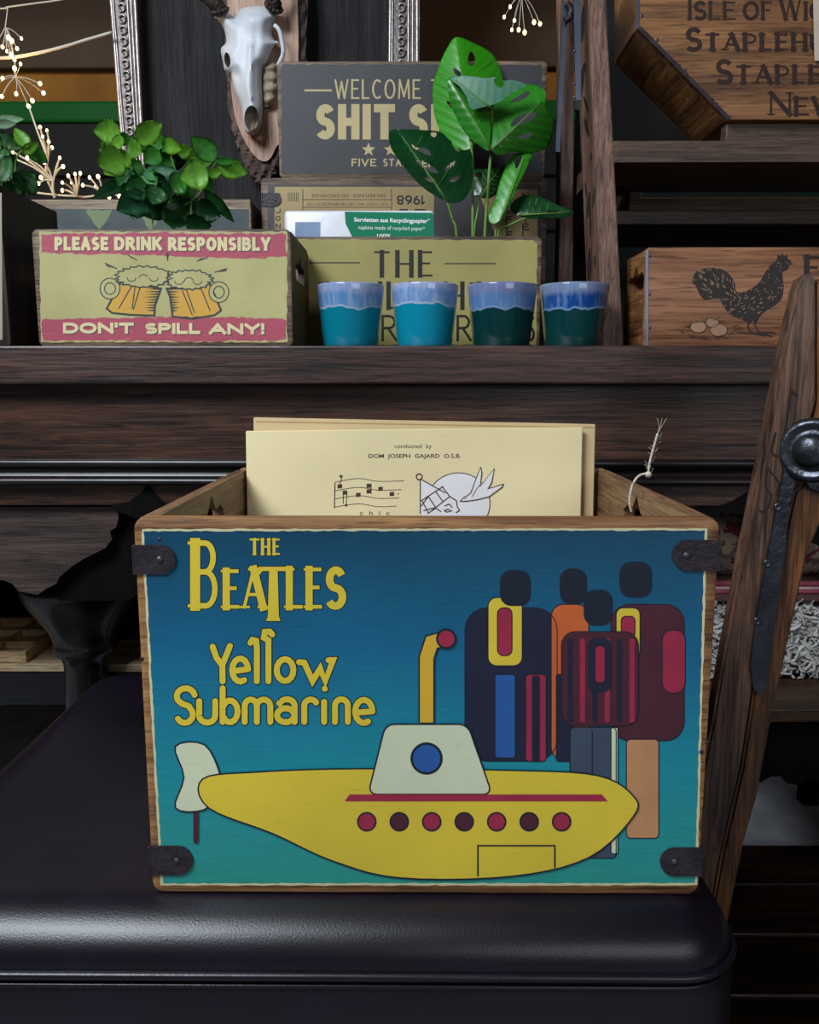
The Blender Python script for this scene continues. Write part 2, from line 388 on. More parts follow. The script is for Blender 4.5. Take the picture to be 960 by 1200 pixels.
# ================================================================== SETTING
ZS = at(487, 405, 1.12).z                    # top of the sideboard
M_wall = mat('ochre_plaster', '#8a5a1c', .9, var=.3, scale=6, bump=.4, bscale=40)
M_brown = mat('brown_ceiling_paint', '#4c3826', .8, var=.1, scale=4)
M_green = mat('green_gloss_paint', '#07551a', .55, spec=.15, var=.1, scale=8)
M_black = wood('black_boards', '#060505', '#120e0c', 'X', .5, .8)
M_grey = mat('grey_floor_felt', '#9a9ba0', .95, var=.25, scale=14, bump=.5, bscale=160)
M_plank = wood('dark_floor_boards', '#120a07', '#3c281c', 'X', .6, .45, .3)
structure(obj('floor', box(-3, 3, -2.5, 3.2, -.05, 0), M_grey))
fp = structure(obj('floor_platform', box(-.9, 1.6, .35, 1.33, .0, .012), M_black))
y = .36
pm = None
for k in range(8):
    for xa, xb in ((-.88, .12), (.125, 1.1)):
        b = box(xa, xb, y, y+.112, .0125, .026, .002, 1); obj('plank', b, M_plank, fp)
    y += .121
structure(obj('wall_back', box(-3, 3, 2.5, 2.6, 0, 2.6), M_wall))
structure(obj('trim_1', box(-3, 3, 2.46, 2.5, at(0, 141, 2.44).z, at(0, 115, 2.44).z, .008), M_green))
g = structure(obj('trim_2', box(-3, 3, 2.47, 2.5, 0, at(0, 141, 2.44).z), M_black))
for k in range(4):
    z1 = at(0, 141, 2.46).z-.01-k*.15; obj('plank', box(-3, 3, 2.455, 2.469, z1-.14, z1, .003, 1), M_black, g)
structure(obj('ceiling', box(-3, 3, -2.5, 2.6, 2.6, 2.7), M_brown))
structure(obj('trim_3', box(-3, 3, 2.47, 2.5, at(0, 80, 2.47).z, 2.6, .006), M_brown))
structure(obj('wall_left', box(-3.1, -3, -2.5, 2.6, 0, 2.6), M_brown))
structure(obj('wall_right', box(3, 3.1, -2.5, 2.6, 0, 2.6), M_brown))

# ================================================================== OTTOMAN
M_leather = mat('black_leather', '#100a15', .34, var=.3, scale=18, bump=.07, spec=.5, bscale=700)
ZO = at(487, 1047, .56).z
px0, px1, py0, py1 = at(100, 785, 1.05).x+.01, .236, .522, 1.06
ot = thing('ottoman', 'black leather ottoman with piped edge under the large blue-green crate', 'ottoman', (-.1, .8, 0.026))
bm = bmesh.new(); R = .05; loops = []
for k in range(9):
    t = k/8*PI/2; ins = R*(1-math.cos(t))if False else R*(1-math.cos(t)); zz = ZO-.036*(1-math.sin(t)); inset = R*(1-math.cos(t))
    rr = max(.002, .05-inset); loops.append([bm.verts.new(Vector((x, y, zz))) for x, y in rrect(px0+inset, px1-inset, py0+inset, py1-inset, rr, 6)])
for A, B in zip(loops, loops[1:]):
    n = len(A)
    for i in range(n): bm.faces.new((A[i], A[(i+1) % n], B[(i+1) % n], B[i]))
bm.faces.new(loops[-1])
o = obj('top_cushion', bm, M_leather, ot, smooth=True)
autosmooth(o, 50)
ZP = ZO-.036
o = obj('piping', tube([(x, y, ZP-.002) for x, y in rrect(px0-.001, px1+.001, py0-.001, py1+.001, .05, 8)], .0032, 8, closed=True), M_leather, ot, smooth=True)
o = obj('lower_piping', tube([(x, y, ZP-.010) for x, y in rrect(px0-.000, px1+.000, py0-.000, py1+.000, .05, 8)], .0022, 8, closed=True), M_leather, ot, smooth=True)
bm = bmesh.new(); loops = []
for zz, q in ((ZP, -.001), (ZP-.014, -.001), (ZP-.02, .0015), (ZP-.15, .005), (.10, .003), (.05, 0), (.05, -.02)):
    loops.append([bm.verts.new(Vector((x, y, zz))) for x, y in rrect(px0-q, px1+q, py0-q, py1+q, .05, 6)])
for A, B in zip(loops, loops[1:]):
    n = len(A)
    for i in range(n): bm.faces.new((A[i], B[i], B[(i+1) % n], A[(i+1) % n]))
bm.faces.new(loops[-1]); bm.faces.new(list(reversed(loops[0])))
autosmooth(obj('side_cover', bm, M_leather, ot), 50)
M_blackwood = wood('black_wood_and_shade', '#040303', '#0d0a08', 'Z', .8, .75, .2); M_blackwood.node_tree.nodes['Principled BSDF'].inputs['Specular IOR Level'].default_value = .12  # near-black: shade colour on the bracket shapes, dark wood elsewhere
for sx in (px0+.05, px1-.05):
    for sy in (py0+.05, py1-.05): obj('foot', lathe([(0, .026), (.018, .026), (.024, .05), (0, .05)], (sx, sy, 0), 16), M_blackwood, ot, smooth=False)

# ================================================================== CRATE MAKER
def crate(t, x0, x1, y0, y1, z0, z1, th, mw, rr=.008, hole=None, mside=None, base=.006):
    mside = mside or mw
    for nm, ya, yb in (('front_panel', y0, y0+th), ('back_panel', y1-th, y1)):
        b = plate(rrect(x0, x1, z0, z1, rr), [], lambda x, z: Vector((x, ya, z)), lambda x, z: Vector((x, yb, z)))
        fe = [e for e in b.edges if len(e.link_faces) == 2 and e.calc_face_angle(0) > 1.2]
        bmesh.ops.bevel(b, geom=fe, offset=min(.0018, th*.2), segments=2, profile=.5, affect='EDGES')
        autosmooth(obj(nm, b, mw, t), 35)
    cy = (y0+y1)/2; zt = z1-.002
    for xa, xb in ((x0+.0008, x0+th), (x1-th, x1-.0008)):
        H = []
        if hole:
            hz = hole*(z1-z0)+z0; hw = .045
            H = [[(cy+dx, hz+dz) for dx, dz in ((-hw, -.012), (-hw*.9, -.017), (hw*.9, -.017), (hw, -.012), (hw, .002), (hw*.7, .009), (hw*.45, .006), (hw*.3, .008), (0, .022), (-hw*.3, .008), (-hw*.45, .006), (-hw*.7, .009), (-hw, .002))]]
        b = plate(rrect(y0+th*.99, y1-th*.99, z0, zt, .001, 1), H, lambda y, z: Vector((xa, y, z)), lambda y, z: Vector((xb, y, z)))
        obj('side_panel', b, mside, t)
    obj('base_panel', box(x0+th, x1-th, y0+th, y1-th, z0+.001, z0+base+.001), mw, t)
M_rivet = mat('dull_iron', '#57525a', .45, .8, var=.2, scale=60)
M_bracket = mat('dark_bracket_iron', '#3a3238', .5, .55, var=.35, scale=90, bump=.3)
def bracket(t, pts, rx, ry, Y, side, lim=None):
    """corner strap: plate on the front face (pixels), wrap around the side, rivet"""
    b = slab(pts, Y-.0016, Y-.0002)
    if lim is not None:
        ex = (min if side < 0 else max)(v.co.x for v in b.verts)
        for v in b.verts:
            if abs(v.co.x-ex) < .004: v.co.x = lim
    xs = [at(p[0], p[1], Y) for p in pts]; xe = lim if lim is not None else (min if side < 0 else max)(v.x for v in xs)
    za, zb = min(v.z for v in xs), max(v.z for v in xs)
    join(b, box(min(xe, xe+side*.0016), max(xe, xe+side*.0016), Y-.0016, Y+.03, za, zb, .0003, 1))
    o = obj('corner_bracket', b, M_bracket, t)
    c = at(rx, ry, Y-.0016)
    obj('rivet', lathe([(0, .0012), (.0012, .0011), (.0022, .0004), (.0026, 0), (.0015, 0), (.0013, .0003)], c, 14, axis='Y'), M_rivet, o, smooth=True)

# ================================================================== LARGE RECORD CRATE
M_cw = wood('crate_wood', '#6b4427', '#a97c4c', 'X', 1.1, .5, .2)
M_cws = wood('crate_side_wood', '#5a3c26', '#96704c', 'Y', 1.1, .55, .2)
YC = .56
cx0 = at(155, 620, YC).x; cx1 = at(838, 620, YC).x; zt = at(487, 607, YC).z
cx0, cx1 = (cx0+at(180, 1040, YC).x)/2, (cx1+at(825, 1040, YC).x)/2
YB = YC + .345
cr = thing('record_crate', 'large wooden record crate with blue-green printed front standing on the leather ottoman', 'crate', ((cx0+cx1)/2, YC+.17, ZO))
crate(cr, cx0, cx1, YC, YB, ZO, zt, .0115, M_cw, .008, hole=.895, mside=M_cws)
# graded print colour (darker blue at the top, sea green at the foot), part of the printed picture
def teal():
    m = bpy.data.materials.new('teal_print'); m.use_nodes = True; nt = m.node_tree; b = nt.nodes['Principled BSDF']; L = nt.links.new
    tc = nt.nodes.new('ShaderNodeTexCoord'); sp = nt.nodes.new('ShaderNodeSeparateXYZ'); L(tc.outputs['Object'], sp.inputs[0])
    mr = nt.nodes.new('ShaderNodeMapRange'); mr.inputs[1].default_value = 0; mr.inputs[2].default_value = zt-ZO; L(sp.outputs['Z'], mr.inputs[0])
    n = nt.nodes.new('ShaderNodeTexNoise'); n.inputs['Scale'].default_value = 14; n.inputs['Detail'].default_value = 6; L(tc.outputs['Object'], n.inputs['Vector'])
    ad = nt.nodes.new('ShaderNodeMath'); ad.operation = 'MULTIPLY_ADD'; ad.inputs[1].default_value = .16; L(n.outputs['Fac'], ad.inputs[0])
    sb = nt.nodes.new('ShaderNodeMath'); sb.operation = 'SUBTRACT'; sb.inputs[1].default_value = .08; L(mr.outputs[0], sb.inputs[0]); L(sb.outputs[0], ad.inputs[2])
    r = nt.nodes.new('ShaderNodeValToRGB'); e = r.color_ramp.elements
    e[0].position = .02; e[0].color = lin('#2a9f90'); e[1].position = 1; e[1].color = lin('#0b4560')
    q = e.new(.35); q.color = lin('#1595a6'); q = e.new(.65); q.color = lin('#0f6d94')
    L(ad.outputs[0], r.inputs['Fac'])
    mp = nt.nodes.new('ShaderNodeMapping'); mp.inputs['Scale'].default_value = (40, 40, 700); L(tc.outputs['Object'], mp.inputs['Vector'])
    n2 = nt.nodes.new('ShaderNodeTexNoise'); n2.inputs['Scale'].default_value = 1; n2.inputs['Detail'].default_value = 5; L(mp.outputs[0], n2.inputs['Vector'])
    mx = nt.nodes.new('ShaderNodeMix'); mx.data_type = 'RGBA'; mx.blend_type = 'MULTIPLY'; mx.inputs[0].default_value = .35; L(r.outputs['Color'], mx.inputs[6]); L(n2.outputs['Fac'], mx.inputs[7])
    L(mx.outputs[2], b.inputs['Base Color']); b.inputs['Roughness'].default_value = .42
    bp = nt.nodes.new('ShaderNodeBump'); bp.inputs['Strength'].default_value = .1; bp.inputs['Distance'].default_value = .001; L(n2.outputs['Fac'], bp.inputs['Height']); L(bp.outputs[0], b.inputs['Normal'])
    return m
M_teal = teal()
M_cream = paint('cream_print', '#cfc79a', '#8a7a50', .5)
M_yel = paint('yellow_print', '#d9bf35', '#a8862c', .45)
M_gold = paint('golden_print', '#d3a62e', '#e3cc62', .3)
M_ink = mat('dark_ink_print', '#101a2a', .5, var=.1)
M_pale = paint('pale_cream_print', '#cdd2b0', '#9aa080', .35)
M_red = mat('crimson_print', '#9c2442', .5, var=.12)
M_mar = mat('maroon_print', '#4a1c2a', .5, var=.12)
M_navy = mat('navy_print', '#171c34', .5, var=.12)
M_slate = mat('slate_print', '#3c4a5c', .5, var=.1)
M_org = mat('orange_print', '#c8602c', .5, var=.1)
M_tan = mat('tan_print', '#c0875c', .5, var=.1)
M_blu = mat('blue_print', '#21579a', .5, var=.1)
pr = Print((0, YC, 0))
# cream field with worn uneven edge, then the blue-green field
def ragged(pts, amp, step=7, seed=1):
    rnd = random.Random(seed); out = []
    for i in range(len(pts)):
        a, b = Vector(pts[i]), Vector(pts[(i+1) % len(pts)]); n = max(1, int((b-a).length/step))
        for k in range(n):
            p = a.lerp(b, k/n); out.append((p.x+rnd.uniform(-amp, amp), p.y+rnd.uniform(-amp, amp)))
    return out
pr.poly(ragged([(166, 620), (829, 619), (817, 1037.5), (188, 1037.5)], .6, 8, 2), M_cream, 0)
pr.poly(ragged([(168.5, 622.5), (826, 621.5), (814.5, 1034.5), (191, 1035)], .6, 6, 3), M_teal, 1)
pr.build('printed_ground', cr)
# --- lettering
pr = Print((0, YC, 0))
def Q(x, y): return (140+x*.375, 600+y*.375)
def serifset(m, L, e):
    def sl(ch, x0, x1, yb, yt, w, th=.42): letters(pr, ch, x0-e, x1+e, yb+e, yt-e, w+2*e, m, L, serif=.75, thin=th if e == 0 else (w*th+2*e)/(w+2*e))
    sl('B', 223, 258, 713, 633, 11.8, .55)
    sl('E', 261, 282, 713, 667, 8.6, .5); sl('A', 282, 313, 713, 665, 9)
    sl('L', 335, 357, 713, 665, 8.4, .5); sl('E', 358, 379, 713, 665, 8.6, .5); sl('S', 381, 406, 714, 664, 9, .9)
    pr.poly([(303-e, 664-e), (339+e, 664-e), (339+e, 675+e), (334-e*.2, 669+e), (325.5+e, 669+e), (327+e, 722), (329+e, 727.5+e), (312-e, 727.5+e), (314-e, 722), (315.5-e, 669+e), (308+e*.2, 669+e), (303-e, 675+e)], m, L)
    for ch, a, b in (('T', 292, 305), ('H', 306, 317), ('E', 319.5, 328.5)): letters(pr, ch, a-e*.5, b+e*.5, 650+e*.5, 631-e*.5, 3.6+e, m, L, serif=.7, thin=.6)
serifset(M_ink, 2, 1.0); serifset(M_yel, 3, 0)
SUB = [
 [(292, 420), (304, 455), (322, 478), (323, 528)], [(346, 418), (322, 478)],
 [(354, 497), (402, 490)], ar(378, 493, 25, 36, -5, -300, 12),
 [(410, 408), (416, 399), (428, 402), (430, 425), (430, 528)], [(478, 382), (470, 373), (455, 374), (452, 392), (466, 400), (466, 528)],
 ar(518, 493, 26, 34, 0, 360, 16), [(562, 468), (578, 470), (604, 527), (628, 488), (644, 527), (668, 462), (654, 462)],
 ar(208, 575, 28, 25, -10, -210, 10)+[(196, 598), (218, 606)]+ar(205, 632, 25, 26, -50, 150, 10),
 [(250, 590), (250, 635)]+ar(275, 635, 25, 22, 180, 0, 8)+[(300, 590)],
 [(323, 550), (323, 655)], ar(346, 622, 24, 34, -150, 150, 12),
 [(392, 655), (392, 610)]+ar(411, 605, 19, 20, 180, 360, 8)+[(430, 655)], [(430, 610)]+ar(451, 605, 21, 20, 180, 360, 8)+[(472, 655)],
 [(500, 596)]+ar(524, 604, 24, 20, 200, 360, 8)+[(548, 655)], ar(520, 634, 27, 22, 0, -360, 14),
 [(578, 655), (578, 608)]+ar(598, 604, 20, 19, 180, 330, 8), [(640, 592), (640, 655)], [(642, 551), (642.5, 551.5)],
 [(674, 655), (674, 608)]+ar(694, 604, 20, 20, 180, 360, 8)+[(714, 655)],
 [(740, 626), (790, 622)], ar(764, 622, 27, 36, 0, -300, 14)]
for m, L, ww in ((M_ink, 2, 9.2), (M_yel, 3, 7.0)):
    for s in SUB: pr.stroke([Q(*p) for p in s], ww, m, L)
pr.build('lettering', cr, label='yellow title lettering on the crate front')
# --- plain stand-in picture: a simple capsule submarine and a row of upright colour bands
pr = Print((0, YC, 0))
def outlined(pts, m, L=3, w=1.8, n=5, close=True):
    P = [(p.x, p.y) for p in smoothpts([Vector((a, b, 0)) for a, b in pts], n, True)] if n else pts
    pr.poly(P, m, L); pr.stroke(P, w, M_ink, L+1, closed=True)
def bar(x0, x1, y0, y1, m, L, r=8): 
    P = rrect(x0, x1, y0, y1, r); pr.poly(P, m, L); pr.stroke(P, 1.2, M_ink, L+1, closed=True)
bar(545, 653, 712, 892, M_navy, 2, 26); bar(572, 612, 700, 780, M_yel, 4, 10); bar(583, 600, 712, 768, M_red, 6, 7)
bar(580, 604, 790, 888, M_blu, 4, 4); bar(616, 640, 790, 892, M_red, 4, 4); bar(624, 632, 792, 892, M_ink, 6, 2)
bar(646, 690, 708, 890, M_org, 2, 14); bar(652, 672, 790, 892, M_navy, 4, 3)
bar(716, 802, 708, 868, M_mar, 2, 22); bar(776, 803, 738, 812, M_red, 4, 12); bar(734, 772, 866, 982, M_tan, 4, 5); bar(722, 750, 712, 770, M_yel, 4, 8); bar(728, 744, 722, 746, M_red, 6, 5)
bar(658, 748, 740, 850, M_mar, 8, 16)
for k in range(6): pr.poly(rrect(665+k*14.5, 671+k*14.5, 748, 846, 2), M_red if k % 2 else M_navy, 10)
bar(690, 716, 748, 810, M_navy, 11, 9); bar(697, 709, 756, 800, M_red, 13, 5)
bar(668, 722, 852, 1005, M_slate, 7, 5); pr.stroke([(694, 856), (694, 990)], 1.3, M_ink, 9); bar(716, 724, 852, 1000, M_pale, 7, 2)
for x, y, rx in ((604, 690, 18), (672, 688, 16), (701, 713, 17), (745, 680, 19)): pr.poly(rrect(x-rx, x+rx, y-22, y+20, 13), M_ink, 4)
# hull: a plain cigar, plain tower, straight stripe, one row of portholes, one bent pipe
outlined([(206, 874), (240, 872), (258, 906), (256, 925), (240, 948), (206, 946), (216, 910)], M_pale, 14, n=4)
outlined([(238, 912), (300, 904), (420, 900), (600, 902), (700, 908), (742, 932), (742, 956), (690, 1004), (600, 1026), (470, 1028), (390, 1008), (320, 976), (245, 946)], M_yel, 15)
P = rrect(452, 548, 848, 930, 10); P = [(x+(y-848)*(.35 if x > 500 else -.25), y) for x, y in P]; pr.poly(P, M_pale, 17); pr.stroke(P, 1.8, M_ink, 18, closed=True)
pr.poly([(410, 930), (705, 930), (712, 938), (404, 938)], M_red, 19)
for k in range(7): x = 430+k*38; pr.disc(x, 962, 11.5, M_ink, 18); pr.disc(x, 962, 9.5, M_mar if k % 2 else M_red, 19)
pr.stroke([(560, 1026), (560, 990), (650, 990), (650, 1016)], 1.8, M_ink, 18, cap='butt')
pr.disc(500, 888, 19, M_ink, 18); pr.disc(500, 888, 16, M_blu, 19)
pr.stroke([(500, 846), (500, 770), (506, 752), (522, 748)], 19, M_ink, 14, cap='butt'); pr.stroke([(500, 846), (500, 770), (506, 752), (521, 748)], 15.5, M_gold, 15, cap='butt'); pr.disc(523, 748, 12, M_ink, 16); pr.disc(523, 748, 9.5, M_red, 17)
pr.stroke([(230, 985), (230, 950)], 6, M_mar, 13)
pr.build('printed_picture', cr, label='plain yellow submarine shape and upright coloured bands')
# --- iron corner brackets, nails
for (xa, ya, xb, yb, s) in ((153, 639, 206, 673, -1), (174, 992, 226, 1026, -1), (788, 633, 840, 669, 1), (774, 994, 825, 1027, 1)):
    h = (yb-ya)/2; cy_ = (ya+yb)/2
    if s < 0: pts = [(xa, ya), (xb-h, ya)]+[(xb-h+h*math.sin(t), cy_-h*math.cos(t)) for t in (PI*k/8 for k in range(1, 8))]+[(xb-h, yb), (xa, yb)]; r_ = (xb-19, cy_)
    else: pts = [(xb, ya), (xa+h, ya)]+[(xa+h-h*math.sin(t), cy_-h*math.cos(t)) for t in (PI*k/8 for k in range(1, 8))]+[(xa+h, yb), (xb, yb)]; r_ = (xa+17, cy_)
    bracket(cr, pts, r_[0], r_[1], YC, s, cx0 if s < 0 else cx1)
for x, y in ((166, 772), (187, 632), (833, 870), (822, 881)): obj('nail', lathe([(0, .0006), (.0012, .0004), (.0016, 0)], at(x if x < 500 else min(x, 829), y, YC-.0001), 10, axis='Y'), M_bracket, cr, smooth=True)

# ================================================================== RECORD SLEEVES
M_sl = paint('cream_card', '#eddcaa', '#b59d5e', .25, .7, 5)
M_sl2 = paint('aged_card', '#d2b98a', '#a3814e', .35, .7, 5)
M_brn = mat('brown_ink', '#4c3026', .6, var=.1); M_white = mat('white_ink', '#e9e6e6', .6, var=.04)
N = Vector((0, -1, .06)).normalized()
# the sleeves go on down to the crate's bottom board
def down(xl, yl, xr, yr, Yt):
    P = at(480, 500, Yt); a, b_ = onplane(xl, yl, P, N), onplane(xr, yr, P, N); d = Vector((0, -.06, -1)).normalized()
    h = (a.z-(ZO+.009))/abs(d.z); return P, [a, b_, b_+d*h, a+d*h]
def sleeve2(label, xl, yl, xr, yr, Yt, th, m):
    P, f = down(xl, yl, xr, yr, Yt); b = bmesh.new()
    A = [b.verts.new(v) for v in f]; B = [b.verts.new(v-N*th) for v in f]
    b.faces.new(A); b.faces.new(B[::-1])
    for i in range(4): b.faces.new((A[i], B[i], B[(i+1) % 4], A[(i+1) % 4]))
    bmesh.ops.recalc_face_normals(b, faces=b.faces); bmesh.ops.bevel(b, geom=list(b.edges), offset=.0007, segments=2, affect='EDGES')
    t = thing('record_sleeve', label, 'record sleeve', (f[2]+f[3])/2, 'record sleeves in the crate'); obj('card', b, m, t); return t, P
t, P = sleeve2('taller aged cardboard record sleeve standing at the back of the large crate', 297, 489, 698, 497, .887, .004, M_sl2)
pr = Print(P, N)
pr.stroke([(300, 494), (696, 501)], 1.2, mat('card_edge', '#b8925c', .7), 0, cap='butt'); pr.build('edge_line', t)
t, P = sleeve2('cream record sleeve with music notes and jester drawing, frontmost in the large crate', 288, 505, 683, 500.5, .879, .004, M_sl)
pr = Print(P, N)
def S2(x, y): return (240+x/3, 470+y/3)
bfont(pr, 'conducted  by', *[462.5, 506], 525, 4.6, M_brn)
bfont(pr, 'DOM  JOSEPH  GAJARD  O.S.B.', 432, 540, 536.5, 4.6, M_brn, bold=.012)
pr.stroke([S2(458, 288), S2(456, 375)], 1.2, M_brn)
for dy in (0, 31, 60, 89):
    pr.stroke([(p.x, p.y) for p in smoothpts([Vector(S2(458, 285+dy-dy*.02)+(0,)), Vector(S2(540, 272+dy)+(0,)), Vector(S2(610, 282+dy)+(0,)), Vector(S2(700-dy*.3, 280+dy)+(0,))], 6)], .7, M_brn)
for x, y in ((475, 300), (493, 322), (540, 330), (577, 298), (577, 318), (618, 309), (658, 327)): pr.poly([S2(x-8, y-7), S2(x+8, y-8), S2(x+8, y+6), S2(x-8, y+7)], M_brn, 0)
for a, b_ in (((484, 262), (472, 300)), ((500, 318), (497, 368)), ((487, 325), (487, 360)), ((585, 292), (585, 325))): pr.stroke([S2(*a), S2(*b_)], .9, M_brn)
for x, y in ((497, 366), (474, 302), (478, 264)): pr.disc(*S2(x, y), 1.6, M_brn)
pr.disc(*S2(680, 326), .8, M_brn)
bfont(pr, 'c  h  i  c', *[S2(545, 0)[0], S2(650, 0)[0]], 603.5, 5, M_brn)
# disc, jester with lattice hat, bird (pixel frame of the crop below: x = 240+X/3, y = 470+Y/3)
pr.disc(*S2(892, 360), 37, M_white, 0, ry=36); pr.ring(*S2(892, 360), 37, 1.1, M_brn, 1, ry=36)
pr.poly([S2(758, 272), S2(850, 330), S2(888, 350), S2(892, 398), S2(880, 430), S2(790, 440), S2(758, 400)], M_white, 2)
pr.ring(*S2(754, 266), 3.4, 1.4, M_brn, 3)
for s in ([(758, 278), (758, 395)], [(762, 276), (845, 322)], [(762, 350), (838, 300)], [(785, 395), (862, 335)], [(764, 350), (786, 392)], [(786, 335), (812, 374)], [(812, 318), (838, 354)], [(836, 302), (862, 336)], [(786, 335), (762, 368)], [(770, 385), (812, 374)], [(838, 354), (812, 318)], [(862, 336), (885, 350), (888, 372), (896, 384), (884, 392)], [(845, 368), (860, 362), (870, 374)], [(800, 385), (812, 376), (830, 388)], [(842, 385), (856, 380), (868, 386), (852, 390), (842, 385)]):
    pr.stroke([S2(*p) for p in s], 1.3, M_brn, 4)
def B2(x, y): return (540+x/3, 470+y/3)
bird = [(-2, 352), (12, 338), (22, 334), (36, 322), (48, 288), (70, 232), (74, 252), (68, 300), (118, 238), (108, 288), (96, 308), (150, 292), (146, 302), (100, 336), (62, 346), (20, 352)]
pr.poly([B2(*p) for p in bird], M_white, 5); pr.stroke([B2(*p) for p in bird], 1.2, M_brn, 6, closed=True); pr.stroke([B2(40, 336), B2(58, 306), B2(66, 296)], .9, M_brn, 6); pr.disc(*B2(16, 342), .8, M_brn, 6)
pr.build('printed_drawing', t)
# twine looped through the right-hand handle hole
M_twine = mat('white_twine', '#cfc4b2', .9, var=.15, scale=200, bump=.6)
hx = cx1-.0115
pts = [at(740, 600, .705), at(738, 585, .705), at(742, 567, .705), at(750, 557, .705), at(760, 555, .705)]
pts2 = [at(760, 557, .705), at(761, 545, .705), at(766, 525, .705), at(771, 508, .705)]
tw = thing('twine_loop', 'short piece of white twine knotted at the right handle of the large crate', 'twine', at(740, 600, .705))
b = tube(smoothpts(pts, 5), .0011, 6); tube(smoothpts(pts2, 5), .0010, 6, bm=b); obj('cord', b, M_twine, tw, smooth=True)
b = lathe([(0, -.003), (.0022, -.002), (.003, 0), (.002, .002), (0, .003)], at(760, 556, .705), 10); obj('knot', b, M_twine, tw, smooth=True)
b = bmesh.new(); rnd = random.Random(3)
for k in range(26):
    q = pts2[0].lerp(pts2[-1], rnd.random()**1.3); d = Vector((rnd.uniform(-1, 1), rnd.uniform(-.6, .6), rnd.uniform(-.6, 1)))*.005
    tube([q, q+d*.6, q+d+Vector((0, 0, .001))], .00012, 3, bm=b)
for k in range(3): tube([pts2[-1], pts2[-1]+Vector((.001+k*.001, 0, .006)), pts2[-1]+Vector((.004*k-.001, 0, .013))], .00015, 3, bm=b)
tag(obj('frayed_fibres', b, M_twine, tw), kind='stuff')

# ================================================================== SIDEBOARD
M_oak = wood('dark_oak', '#1a110f', '#523830', 'X', 1.0, .42, .35, .1)
M_oak2 = wood('mid_oak', '#1e110d', '#573828', 'X', 1.0, .38, .3, .15)
M_oakz = wood('dark_oak_upright', '#120c0a', '#2f211b', 'Z', 1.0, .45, .3, .1)
M_gl = wood('polished_moulding', '#0d0809', '#241818', 'X', .8, .36, .1, .1)
sb = thing('sideboard', 'long dark oak sideboard with moulded apron and turned legs behind the ottoman', 'sideboard', (0, 1.5, .0125))
X0, X1 = -1.15, at(1260, 430, 1.12).x
zb = at(487, 450, 1.12).z
YE = 2.0
obj('table_top', box(X0, X1, 1.12, YE, zb, ZS, .0025, 2), M_oak, sb)
zf = at(487, 541, 1.15).z
obj('frieze_board', box(X0+.01, X1-.01, 1.15, 1.17, zf, zb), M_oak2, sb)
# moulding profile swept along X
def sweep(prof, x0, x1):
    b = bmesh.new(); A = [b.verts.new((x0, y, z)) for y, z in prof]; B = [b.verts.new((x1, y, z)) for y, z in prof]
    n = len(prof)
    for i in range(n): b.faces.new((A[i], A[(i+1) % n], B[(i+1) % n], B[i]))
    b.faces.new(A[::-1]); b.faces.new(B); bmesh.ops.recalc_face_normals(b, faces=b.faces); return b
def zz(py, Y): return at(487, py, Y).z
h1, h2, h3, h4 = zz(541, 1.135), zz(549, 1.135), zz(560, 1.135), zz(570, 1.135)
def bead(zt_, zb_, yo, rr): return [(yo-rr*math.sin(PI*k/8), zt_+(zb_-zt_)*(1-math.cos(PI*k/8))/2) for k in range(9)]
prof = [(1.17, zf+.001)]+bead(h1+.003, h2, 1.143, .007)+[(1.146, h2-.001), (1.149, (h2+h3)/2), (1.146, h3+.001)]+bead(h3, h4, 1.141, .007)+[(1.17, h4)]
autosmooth(obj('moulding', sweep(prof, X0+.005, X1-.005), M_gl, sb), 50)
h5 = zz(593, 1.15)
obj('lower_rail', box(X0+.01, X1-.01, 1.152, 1.175, h5, h4+.001, .001, 1), M_oak2, sb)
# shaped apron (scalloped end) and near-black bracket shapes that stand for the shade there
ap = [(-420, 594), (138, 594), (139, 606), (136, 618), (129, 622), (131, 632), (124, 642), (112, 648), (98, 655), (84, 664), (70, 676), (66, 684), (54, 690), (44, 697), (22, 693), (14, 684), (4, 680), (-60, 676), (-130, 668), (-220, 668), (-420, 676)]
obj('apron_board', slab(ap, 1.165, 1.18), wood('apron_wood', '#261c1a', '#54433d', 'X', 1.0, .5, .3), sb)
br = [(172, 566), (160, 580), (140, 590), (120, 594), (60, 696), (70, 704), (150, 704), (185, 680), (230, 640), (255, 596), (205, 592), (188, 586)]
obj('shade_bracket', slab(br, 1.182, 1.21), M_blackwood, sb)
obj('shade_bracket', slab([(172, 568), (165, 578), (150, 588), (128, 592), (140, 600), (190, 620), (225, 596), (205, 597), (190, 588)], 1.148, 1.1515), M_blackwood, sb)
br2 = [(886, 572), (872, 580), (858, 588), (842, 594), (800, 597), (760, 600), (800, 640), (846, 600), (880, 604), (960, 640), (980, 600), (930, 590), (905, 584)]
obj('shade_bracket', slab(br2, 1.148, 1.1515), M_blackwood, sb)
lx = at(91, 720, 1.27).x
def lz(py): return at(92, py, 1.20).z
def lr(hw): return hw/970*1.34
lp = [(0, h5-.03), (lr(30), h5-.03), (lr(60), lz(700)+.012), (lr(67), lz(696)), (lr(68), lz(702)), (lr(66), lz(712)), (lr(60), lz(725)), (lr(50), lz(740)), (lr(40), lz(756)), (lr(35), lz(770)), (lr(36), lz(774)), (lr(37), lz(779)), (lr(35), lz(784)), (lr(28), lz(790)), (lr(25), lz(800)), (lr(26), .26), (lr(34), .2), (lr(38), .14), (lr(30), .1), (lr(36), .06), (lr(36), .0265), (0, .0265)]
for xx in (lx, X1-.10): autosmooth(obj('turned_leg', lathe(lp, (xx, 1.292, 0), 40), wood('leg_wood', '#0b0807', '#221813', 'Z', 1, .33, .2, .3), sb), 60)
zl = at(80, 778, 1.32).z
obj('leg', box(at(121, 740, 1.45).x, at(156, 740, 1.45).x, 1.45, 1.50, zl, zf, .002), M_blackwood, sb)
